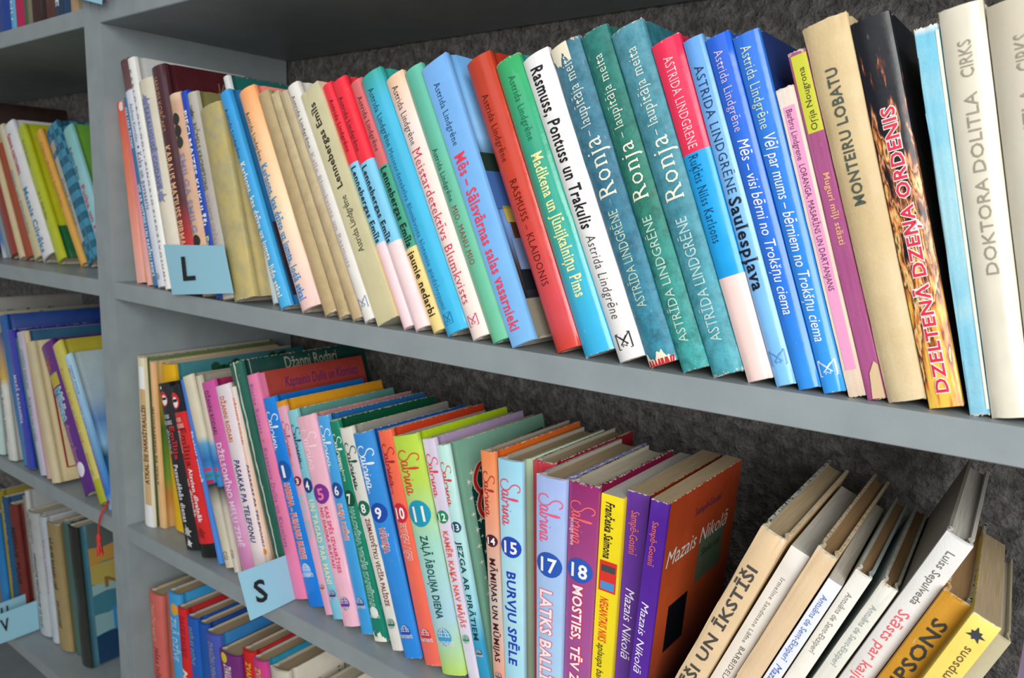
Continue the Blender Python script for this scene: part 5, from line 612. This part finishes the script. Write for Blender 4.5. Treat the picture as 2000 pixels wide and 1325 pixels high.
 {'loc': (-0.46743, 0.03, -0.58), 'lean': -0.09507, 'yaw': 0.0, 'T': 0.01066, 'H': 0.205, 'D': 0.13, 'label': 'olive-yellow book on the third shelf of the left bookcase', 'group': 'books on the lower shelf of the left bookcase', 'tp': 1.026, 'k': 'h', 'g': [(0, '#8c7c1c'), (1, '#a09028')], 's': '#7c6c18', 'pg': 0, 't': []},
 {'loc': (-0.45642, 0.03, -0.58), 'lean': -0.09371, 'yaw': 0.0, 'T': 0.02301, 'H': 0.19731, 'D': 0.13, 'label': 'petrol blue book with pale lettering', 'group': 'books on the lower shelf of the left bookcase', 'tp': 0.751, 'k': 'h', 'g': [(0, '#1c4c74'), (1, '#20587c')], 's': '#1c4464', 'pg': 0, 't': [('T', 'MAZIE PRINČI', 0.18612, 0.12678, 0.4, 0.3, '#b4c4cc', 'b', 'd', None), ('T', 'Par suņu būdiņu', 0.11871, 0.05444, 0.5, 0.26, '#a8b8c0', '', 'd', None)]},
 {'loc': (-0.43294, 0.032, -0.58), 'lean': -0.12277, 'yaw': 0.0, 'T': 0.03, 'H': 0.19093, 'D': 0.13, 'label': 'dull red book with dark capitals', 'group': 'books on the lower shelf of the left bookcase', 'k': 'h', 'g': [(0, '#6c2c28'), (1, '#702c28')], 's': '#5c2420', 'pg': 0, 't': [('T', 'MEDUS TUVS', 0.15378, 0.06128, 0.5, 0.46, '#30140f', 'b', 'd', None)]},
 {'loc': (-0.38899, 0.036, -0.58), 'lean': -0.09225, 'yaw': 0.0, 'T': 0.0067, 'H': 0.21424, 'D': 0.13, 'label': 'thin taupe book beside the dull red one', 'group': 'books on the lower shelf of the left bookcase', 'tp': 1.3, 'k': 'h', 'g': [(0, '#8c8474'), (1, '#7c7468')], 's': '#7c7464', 'pg': 0, 't': []},
 {'loc': (-0.38197, 0.036, -0.58), 'lean': -0.07301, 'yaw': 0.0, 'T': 0.01046, 'H': 0.225, 'D': 0.15, 'label': 'white book with handwritten blue lettering, tallest on its shelf', 'group': 'books on the lower shelf of the left bookcase', 'tp': 0.794, 'k': 'h', 'g': [(0, '#b8bcb8'), (0.5, '#a8a8b0'), (1, '#b0a8a8')], 's': '#989c9c', 'pg': 0, 't': [('T', 'Rīgas ziepes', 0.19146, 0.0921, 0.5, 0.4, '#3c548c', 'i', 'd', None)]},
 {'loc': (-0.37117, 0.034, -0.58), 'lean': -0.08245, 'yaw': 0.0, 'T': 0.038, 'H': 0.19682, 'D': 0.13, 'label': 'wide grey-white book with thin grey capitals', 'group': 'books on the lower shelf of the left bookcase', 'k': 'h', 'g': [(0, '#a4a8a4'), (1, '#b8c0c4')], 's': '#8c908c', 'pg': 0, 't': [('T', 'JŪRAS STĀSTI', 0.18661, 0.14755, 0.4, 0.2, '#707470', '', 'd', None), ('T', 'NEPARASTIE PIEDZĪVOJUMI UZ SALAS', 0.13202, 0.01211, 0.5, 0.22, '#5c6064', 'b', 'd', None)]},
 {'loc': (-0.32602, 0.034, -0.58), 'lean': -0.10274, 'yaw': 0.0, 'T': 0.01802, 'H': 0.1992, 'D': 0.13, 'label': 'narrow grey-blue book with pink lettering', 'group': 'books on the lower shelf of the left bookcase', 'tp': 1.146, 'k': 'h', 'g': [(0, '#a8b4bc'), (1, '#bcc4cc')], 's': '#98a0a8', 'pg': 0, 't': [('T', 'ĒRIHS KESTNERS', 0.16253, 0.07818, 0.5, 0.24, '#c07c94', '', 'd', None)]},
 {'loc': (-0.30763, 0.036, -0.58), 'lean': -0.08954, 'yaw': 0.0, 'T': 0.04124, 'H': 0.19605, 'D': 0.13, 'label': 'khaki brown book with dark capitals', 'group': 'books on the lower shelf of the left bookcase', 'tp': 0.918, 'k': 'h', 'g': [(0, '#8c7c54'), (1, '#a08c60')], 's': '#7c6c48', 'w': 0.3, 'pg': 0, 't': [('T', 'KĀ ES PIE RAGAŅU CEĒ', 0.17353, 0.09423, 0.45, 0.26, '#34301c', 'b', 'd', None), ('T', 'JURIS ZVIRGZDIŅŠ', 0.07714, 0.03454, 0.5, 0.2, '#4c4428', 'b', 'd', None)]},
 {'loc': (-0.26585, 0.042, -0.58), 'lean': -0.10688, 'yaw': 0.0, 'T': 0.022, 'H': 0.205, 'D': 0.13, 'label': 'worn grey-green book beside the black spine', 'group': 'books on the lower shelf of the left bookcase', 'k': 'h', 'g': [(0, '#3c5c54'), (1, '#4c6c60')], 's': '#2c4440', 'w': 0.4, 'pg': 0, 't': []},
 {'loc': (-0.23477, 0.036, -0.58), 'lean': -0.08502, 'yaw': 0.0, 'T': 0.03, 'H': 0.2099, 'D': 0.17, 'label': 'black-spined book with a painted sea cover and blue frame', 'group': 'books on the lower shelf of the left bookcase', 'k': 'h', 'g': [(0, '#20241f'), (1, '#2c302c')], 's': '#3c6c7c', 'r': 0.3, 'pg': 0, 't': [('SEA',)]},
 {'loc': (0.0264, 0.012, -0.58), 'lean': -0.02679, 'yaw': 0.0, 'T': 0.03, 'H': 0.21104, 'D': 0.13, 'label': 'salmon book with yellow edge at the left of the lowest shelf', 'group': 'books on the lower shelf of the right bookcase', 'k': 'h', 'g': [(0, '#c4645c'), (1, '#c85c54')], 's': '#b86450', 'l': '#b89a14', 'b': 0.1, 'pg': 1, 't': [('T', 'ZVAIGŽŅU NAKTS', 0.19787, 0.15067, 0.4, 0.28, '#e0a08c', 'b', 'd', None), ('T', 'MĀRA SVĪRE', 0.14183, 0.09856, 0.5, 0.3, '#7c2c48', '', 'd', None)]},
 {'loc': (0.0737, 0.014, -0.58), 'lean': -0.05548, 'yaw': 0.0, 'T': 0.02854, 'H': 0.22423, 'D': 0.13, 'label': 'light sky blue book on the lowest shelf', 'group': 'books on the lower shelf of the right bookcase', 'tp': 0.936, 'k': 'h', 'g': [(0, '#3c94cc'), (1, '#4ca4d8')], 's': '#2c84b4', 'l': '#1c7094', 'pg': 1, 't': [('O', 0.20525, 0.6, 0.25, '#d89c28'), ('T', 'ZILĀ DZĪVE', 0.19498, 0.14105, 0.5, 0.4, '#a8d0e8', 'b', 'd', None)]},
 {'loc': (0.10259, 0.01, -0.58), 'lean': -0.06358, 'yaw': 0.0, 'T': 0.02411, 'H': 0.21515, 'D': 0.13, 'label': 'scarlet book between light blue and blue ones', 'group': 'books on the lower shelf of the right bookcase', 'tp': 0.714, 'k': 'h', 'g': [(0, '#cc2420'), (1, '#c82424')], 's': '#a01818', 'l': '#a41c1c', 'pg': 1, 't': [('T', 'DACES KAUĶIS', 0.20639, 0.15698, 0.6, 0.5, '#8c1c40', 'b', 'd', None), ('T', 'MILI', 0.14183, 0.10915, 0.5, 0.5, '#e8e0e0', 'bi', 'd', None)]},
 {'loc': (0.12853, 0.01, -0.58), 'lean': -0.10231, 'yaw': 0.0, 'T': 0.021, 'H': 0.21098, 'D': 0.13, 'label': 'glossy blue book, left of the two alike on the lowest shelf', 'group': 'books on the lower shelf of the right bookcase', 'tp': 1.108, 'k': 'h', 'g': [(0, '#1c58b0'), (1, '#1c5cb0')], 's': '#144894', 'l': '#0c2c6c', 'r': 0.2, 'pg': 1, 't': [('T', 'DZĪLES DZĪVE', 0.20009, 0.15525, 0.45, 0.3, '#7c9cb0', 'b', 'd', None)]},
 {'loc': (0.14992, 0.011, -0.58), 'lean': -0.09154, 'yaw': 0.0, 'T': 0.02001, 'H': 0.21149, 'D': 0.13, 'label': 'glossy blue book, right of the two alike on the lowest shelf', 'group': 'books on the lower shelf of the right bookcase', 'tp': 0.875, 'k': 'h', 'g': [(0, '#1450a0'), (1, '#1c5ca8')], 's': '#0c3c7c', 'l': '#0a2c64', 'pg': 1, 't': []},
 {'loc': (0.17034, 0.008, -0.58), 'lean': -0.10333, 'yaw': 0.0, 'T': 0.03129, 'H': 0.20937, 'D': 0.13, 'label': 'violet-blue book on the lowest shelf', 'group': 'books on the lower shelf of the right bookcase', 'tp': 0.888, 'k': 'h', 'g': [(0, '#4454ac'), (1, '#3c58b4')], 's': '#2c70a8', 'l': '#20206c', 'pg': 1, 't': [('T', 'ZVAIGŽŅU DIENAS', 0.20066, 0.15553, 0.5, 0.3, '#8c94a0', 'b', 'd', None)]},
 {'loc': (0.20216, 0.006, -0.58), 'lean': -0.12003, 'yaw': 0.0, 'T': 0.03575, 'H': 0.2002, 'D': 0.13, 'label': 'purple book with a yellow dot on the lowest shelf', 'group': 'books on the lower shelf of the right bookcase', 'tp': 1.072, 'k': 'h', 'g': [(0, '#6c2870'), (1, '#702c78')], 's': '#5c2060', 'l': '#34104c', 'pg': 1, 't': [('O', 0.1949, 0.35, 0.16, '#d0c428'), ('T', 'ZVAIGZNE', 0.18837, 0.16327, 0.5, 0.34, '#e4d4e0', 'bi', 'd', None)]},
 {'loc': (0.23841, 0.01, -0.58), 'lean': -0.10724, 'yaw': 0.0, 'T': 0.02218, 'H': 0.21338, 'D': 0.13, 'label': 'red book between the purple and pink ones', 'group': 'books on the lower shelf of the right bookcase', 'tp': 0.946, 'k': 'h', 'g': [(0, '#c4201c'), (1, '#cc2820')], 's': '#a41818', 'l': '#8c1414', 'pg': 1, 't': [('T', 'ZVANU', 0.20166, 0.17533, 0.55, 0.4, '#d8b044', 'b', 'd', None)]},
 {'loc': (0.26104, 0.008, -0.58), 'lean': -0.11284, 'yaw': 0.0, 'T': 0.0318, 'H': 0.21312, 'D': 0.13, 'label': 'pink-spined book with teal cover', 'group': 'books on the lower shelf of the right bookcase', 'tp': 0.717, 'k': 'h', 'g': [(0, '#c03c80'), (1, '#c84488')], 's': '#1c7c98', 'l': '#0c5870', 'pg': 1, 't': [('T', 'ZVANI', 0.20548, 0.18358, 0.5, 0.4, '#d8b044', 'b', 'd', None)]},
 {'loc': (0.296, 0.012, -0.58), 'lean': -0.16644, 'yaw': 0.0, 'T': 0.03, 'H': 0.21215, 'D': 0.17, 'label': 'white book with an author name across its cover', 'group': 'books on the lower shelf of the right bookcase', 'k': 'h', 'g': [(0, '#c0bcac'), (1, '#c8c4b4')], 's': '#c2bdad', 'l': '#8c887c', 'w': 0.3, 'pg': 1, 't': [('ST', 'Ingrīda Zoriņa', 0.035, 0.125, 0.021, 0.016, '#4c4840', 's')]},
 {'loc': (-0.505, 0.01, -0.29), 'lean': -0.05, 'yaw': 0.0, 'T': 0.022, 'H': 0.222, 'D': 0.17, 'label': 'tall white book whose cover title rises behind, second shelf down', 'group': 'books on the middle shelf of the left bookcase', 'k': 'h', 'g': [(0, '#a8a8a4'), (1, '#b0b0ac')], 's': '#8c8c88', 't': [('ST', 'Kims Fupss Okunevs', 0.055, 0.155, 0.018, 0.011, '#2c2a28', 'b')]},
 {'loc': (-0.445, 0.01, -0.29), 'lean': -0.06, 'yaw': 0.0, 'T': 0.022, 'H': 0.207, 'D': 0.2, 'label': 'tall cream book with green leaf sprigs on its cover', 'group': 'books on the middle shelf of the left bookcase', 'k': 'h', 'g': [(0, '#a09c80'), (1, '#a8a48c')], 's': '#9c9878', 't': [('SPG',)]},
 {'loc': (-0.585, 0.02, 0.0), 'lean': -0.12, 'yaw': 0.0, 'T': 0.035, 'H': 0.24, 'D': 0.19, 'label': 'tall dark brown book at the back of the left bookcase', 'group': 'books on the upper shelf of the left bookcase', 'k': 'h', 'g': [(0, '#2c1814'), (1, '#3c201c')], 's': '#30201c', 't': [('ST', 'Selma', 0.02, 0.07, 0.02, 0.012, '#181010', 's')]},
 {'loc': (-0.27995, 0.006, 0.2967), 'lean': -0.02, 'yaw': 0.0, 'T': 0.03577, 'H': 0.2, 'D': 0.14, 'label': 'dark blue book foot at the upper left corner', 'group': 'books on the topmost shelf of the left bookcase', 'k': 'h', 'g': [(0, '#1c3f8c'), (1, '#1c3f8c')], 's': '#1c3f8c', 't': []},
 {'loc': (-0.24358, 0.006, 0.2967), 'lean': -0.02, 'yaw': 0.0, 'T': 0.01493, 'H': 0.2, 'D': 0.14, 'label': 'light blue book with white lettering at the upper left corner', 'group': 'books on the topmost shelf of the left bookcase', 'k': 'h', 'g': [(0, '#5aa4cc'), (1, '#5aa4cc')], 's': '#5aa4cc', 't': [('T', 'TURŅU', 0.07, 0.012, 0.5, 0.45, '#c8d4d8', 'b', 'd', None)]},
 {'loc': (-0.22805, 0.006, 0.2967), 'lean': -0.02, 'yaw': 0.0, 'T': 0.02421, 'H': 0.2, 'D': 0.14, 'label': 'crimson book at the upper left corner', 'group': 'books on the topmost shelf of the left bookcase', 'k': 'h', 'g': [(0, '#a81c4c'), (1, '#a81c4c')], 's': '#a81c4c', 't': []},
 {'loc': (-0.20323, 0.006, 0.2967), 'lean': -0.02, 'yaw': 0.0, 'T': 0.00886, 'H': 0.2, 'D': 0.14, 'label': 'narrow green-grey book beside the crimson one', 'group': 'books on the topmost shelf of the left bookcase', 'k': 'h', 'g': [(0, '#3c5c44'), (1, '#3c5c44')], 's': '#3c5c44', 't': []},
 {'loc': (-0.19378, 0.006, 0.2967), 'lean': -0.02, 'yaw': 0.0, 'T': 0.01272, 'H': 0.2, 'D': 0.14, 'label': 'olive book foot on the topmost visible shelf', 'group': 'books on the topmost shelf of the left bookcase', 'k': 'h', 'g': [(0, '#747058'), (1, '#747058')], 's': '#747058', 't': []},
 {'loc': (-0.18045, 0.006, 0.2967), 'lean': -0.02, 'yaw': 0.0, 'T': 0.02157, 'H': 0.2, 'D': 0.14, 'label': 'dark brown book right of the olive one', 'group': 'books on the topmost shelf of the left bookcase', 'k': 'h', 'g': [(0, '#3a221e'), (1, '#3a221e')], 's': '#3a221e', 't': []},
 {'loc': (-0.15829, 0.006, 0.2967), 'lean': -0.02, 'yaw': 0.0, 'T': 0.01595, 'H': 0.2, 'D': 0.14, 'label': 'blackish brown book between two dark brown ones', 'group': 'books on the topmost shelf of the left bookcase', 'k': 'h', 'g': [(0, '#2a1814'), (1, '#2a1814')], 's': '#2a1814', 't': []},
 {'loc': (-0.14173, 0.006, 0.2967), 'lean': -0.02, 'yaw': 0.0, 'T': 0.023, 'H': 0.2, 'D': 0.14, 'label': 'reddish brown wide book on the topmost visible shelf', 'group': 'books on the topmost shelf of the left bookcase', 'k': 'h', 'g': [(0, '#50302a'), (1, '#50302a')], 's': '#50302a', 't': []},
 {'loc': (-0.11813, 0.006, 0.2967), 'lean': -0.02, 'yaw': 0.0, 'T': 0.01994, 'H': 0.2, 'D': 0.14, 'label': 'slate blue book with white title on the topmost visible shelf', 'group': 'books on the topmost shelf of the left bookcase', 'k': 'h', 'g': [(0, '#24384e'), (1, '#24384e')], 's': '#24384e', 't': [('T', 'JAUNIE', 0.07, 0.012, 0.5, 0.45, '#c8d4d8', 'b', 'd', None)]},
 {'loc': (-0.0964, 0.006, 0.2967), 'lean': -0.02, 'yaw': 0.0, 'T': 0.01706, 'H': 0.2, 'D': 0.14, 'label': 'navy book on the topmost visible shelf', 'group': 'books on the topmost shelf of the left bookcase', 'k': 'h', 'g': [(0, '#1c3c60'), (1, '#1c3c60')], 's': '#1c3c60', 't': []},
 {'loc': (-0.07874, 0.006, 0.2967), 'lean': -0.02, 'yaw': 0.0, 'T': 0.02007, 'H': 0.2, 'D': 0.14, 'label': 'tan book beside the navy one', 'group': 'books on the topmost shelf of the left bookcase', 'k': 'h', 'g': [(0, '#b0906c'), (1, '#b0906c')], 's': '#b0906c', 't': []},
 {'loc': (-0.05807, 0.006, 0.2967), 'lean': -0.02, 'yaw': 0.0, 'T': 0.00953, 'H': 0.2, 'D': 0.14, 'label': 'grey-green book on the topmost visible shelf', 'group': 'books on the topmost shelf of the left bookcase', 'k': 'h', 'g': [(0, '#8c8c78'), (1, '#8c8c78')], 's': '#8c8c78', 't': []},
 {'loc': (0.006, 0.004, 0.2967), 'lean': -0.03, 'yaw': 0.0, 'T': 0.03, 'H': 0.2, 'D': 0.14, 'label': 'pale pink book foot above the upper shelf', 'group': 'books on the topmost shelf of the right bookcase', 'k': 'h', 'g': [(0, '#c8a8b4'), (1, '#ccb0b8')], 's': '#c8b8c0', 't': []},
 {'loc': (0.038, 0.004, 0.2967), 'lean': -0.03, 'yaw': 0.0, 'T': 0.02, 'H': 0.2, 'D': 0.14, 'label': 'blue book foot above the upper shelf', 'group': 'books on the topmost shelf of the right bookcase', 'k': 'h', 'g': [(0, '#2c4c9c'), (1, '#2c4c9c')], 's': '#2c4c9c', 't': []},
 {'loc': (0.334, 0.012, -0.58), 'lean': -0.13, 'yaw': 0.0, 'T': 0.028, 'H': 0.2, 'D': 0.17, 'label': 'cream book right of the one with a name across its cover', 'group': 'books on the lower shelf of the right bookcase', 'k': 'h', 'g': [(0, '#c4bca4'), (1, '#c4bca4')], 's': '#c8c0a8', 'l': '#a09880', 't': []},
]
CARDS = [
 {'q': [(0.12305, -0.006, 0.04795), (0.22982, -0.006, 0.05221), (0.24337, -0.006, 0.00882), (0.13582, -0.006, -0.0021)], 'letter': 'L', 'box': [(0.16098, -0.006, 0.01391), (0.18332, -0.006, 0.01664), (0.15797, -0.006, 0.03755)], 'label': 'pale blue index card with a black letter L standing at the upper shelf edge'},
 {'q': [(0.28008, -0.03368, -0.24712), (0.2804, 0.03332, -0.24806), (0.29442, 0.03364, -0.28877), (0.29495, -0.03138, -0.2903)], 'letter': 'S', 'box': [(0.29092, -0.02228, -0.2786), (0.29152, -0.00986, -0.28034), (0.28392, -0.02246, -0.25826)], 'label': 'pale blue index card with a black letter S jutting out from the middle shelf'},
 {'q': [(-0.37436, -0.03794, -0.53127), (-0.37449, 0.03344, -0.52913), (-0.37166, 0.03301, -0.57626), (-0.37166, -0.04202, -0.57632)], 'letter': 'V', 'box': [(-0.37264, -0.01821, -0.55999), (-0.37263, -0.00645, -0.56013), (-0.37386, -0.01982, -0.53968)], 'label': 'pale blue index card with a black letter V in the left bookcase'},
 {'q': [(-0.41276, -0.02512, -0.53304), (-0.41292, 0.04237, -0.53028), (-0.41031, 0.04307, -0.57379), (-0.41036, -0.02874, -0.57296)], 'letter': 'U', 'box': [(-0.41074, -0.00448, -0.56665), (-0.41079, 0.00556, -0.56583), (-0.41236, -0.00488, -0.5396)], 'label': 'pale blue index card standing behind the V card'},
 {'q': [(-0.05239, -0.012, 0.34937), (0.04065, -0.012, 0.323), (0.03232, -0.012, 0.28915), (-0.03863, -0.012, 0.30721)], 'letter': 'J', 'box': None, 'label': 'pale blue card corner at the top of the dividing panel'},
]
TASSEL = [(-0.05538, 0.006, -0.27475), (-0.04749, -0.001, -0.27855), (-0.04807, -0.006, -0.28575), (-0.05396, -0.007, -0.29825), (-0.05941, -0.006, -0.31473), (-0.06004, -0.006, -0.32562), (-0.05882, -0.006, -0.3434)]

for i_, B_ in enumerate(BOOKS): make_book(B_, i_ + 1)

# ---------------------------------------------------------------- index cards
def make_card(c):
    q = [Vector(p) for p in c['q']]; o0 = q[3].copy(); TL, TR, BR, BL = [p - o0 for p in q]
    nrm = (BR - BL).cross(TL - BL).normalized(); th = .0005
    n = 8; V, F = [], []
    for s in (1, -1):
        for j in range(n + 1):
            for i in range(n + 1):
                u, v = i/n, j/n; p = (BL*(1-u) + BR*u)*(1-v) + (TL*(1-u) + TR*u)*v
                V.append(tuple(p + nrm*(th/2*s + .0012*math.sin(math.pi*u)*(1 - v*.5))))
    m2 = (n+1)**2
    for j in range(n):
        for i in range(n):
            a = j*(n+1)+i; F.append([a, a+1, a+n+2, a+n+1]); F.append([m2+a+n+1, m2+a+n+2, m2+a+1, m2+a])
    ring = [i for i in range(n+1)] + [j*(n+1)+n for j in range(1, n+1)] + [n*(n+1)+i for i in range(n-1, -1, -1)] + [j*(n+1) for j in range(n-1, 0, -1)]
    for k in range(len(ring)): a, b = ring[k], ring[(k+1) % len(ring)]; F.append([a, m2+a, m2+b, b])
    e = bpy.data.objects.new('index_card', None); C.objects.link(e); e.location = o0; e.empty_display_size = .02
    e['label'] = c['label']; e['category'] = 'card'; e['group'] = 'pale blue letter cards on the shelves'
    obj('card', V, F, flat('#92c4d6', .6, .3), e, smooth=60)
    if c['box']:
        b = [Vector(p) - o0 for p in c['box']]; gv, gf, a0, a1 = glyph_mesh(c['letter'], 'b')
        hh = [Y for X, Y in gv]; y0, y1 = min(hh), max(hh)
        obj('letter', [tuple(b[0] + (b[1]-b[0])*((X-a0)/(a1-a0)) + (b[2]-b[0])*((Y-y0)/(y1-y0)) + nrm*.0022) for X, Y in gv], gf, flat('#16171a', .6), e)
for c_ in CARDS: make_card(c_)

# ---------------------------------------------------------------- red bookmark tassel
def tube(pts, rads, n=8):
    V, F = [], []
    for i, p in enumerate(pts):
        a = pts[max(0, i-1)]; b = pts[min(len(pts)-1, i+1)]; d = (b - a).normalized(); s = d.cross(Vector((0, 1, 0.01))).normalized(); t = d.cross(s)
        for k in range(n): an = 2*math.pi*k/n; V.append(tuple(p + (s*math.cos(an) + t*math.sin(an))*rads[i]))
        if i:
            for k in range(n): F.append([(i-1)*n+k, (i-1)*n+(k+1) % n, i*n+(k+1) % n, i*n+k])
    F += [list(range(n)), [(len(pts)-1)*n + k for k in range(n)][::-1]]
    return V, F
tp = [Vector(p) for p in TASSEL]; o0 = tp[0].copy(); tp = [p - o0 for p in tp]
e = bpy.data.objects.new('bookmark', None); C.objects.link(e); e.location = o0; e.empty_display_size = .02
e['label'] = 'red tasselled bookmark cord hanging over the shelf edge in the left bookcase'; e['category'] = 'bookmark'
RED = flat('#b83028', .7)
sm_ = []
for i in range(5):
    p0, p1, p2, p3 = tp[max(0, i-1)], tp[i], tp[i+1], tp[min(5, i+2)]
    for k in range(5):
        t = k/5; sm_.append(.5*((2*p1) + (p2-p0)*t + (2*p0-5*p1+4*p2-p3)*t*t + (3*p1-p0-3*p2+p3)*t*t*t))
obj('cord', *tube(sm_, [.0013]*len(sm_)), RED, e, smooth=60)
parts = []
rn = random.Random(3)
parts.append(tube([tp[4], tp[4].lerp(tp[5], .3), tp[5]], [.0012, .003, .0032]))
for k in range(14):
    a = rn.uniform(0, 6.28); d = Vector((math.cos(a), math.sin(a)*.6, 0)); 
    parts.append(tube([tp[5] + d*.002, tp[5].lerp(tp[6], .5) + d*.004, tp[6] + d*.0055 + Vector((0, 0, rn.uniform(-.002, .003)))], [.0009, .0009, .0007], 5))
obj('tassel', *merge(parts), RED, e, smooth=60)
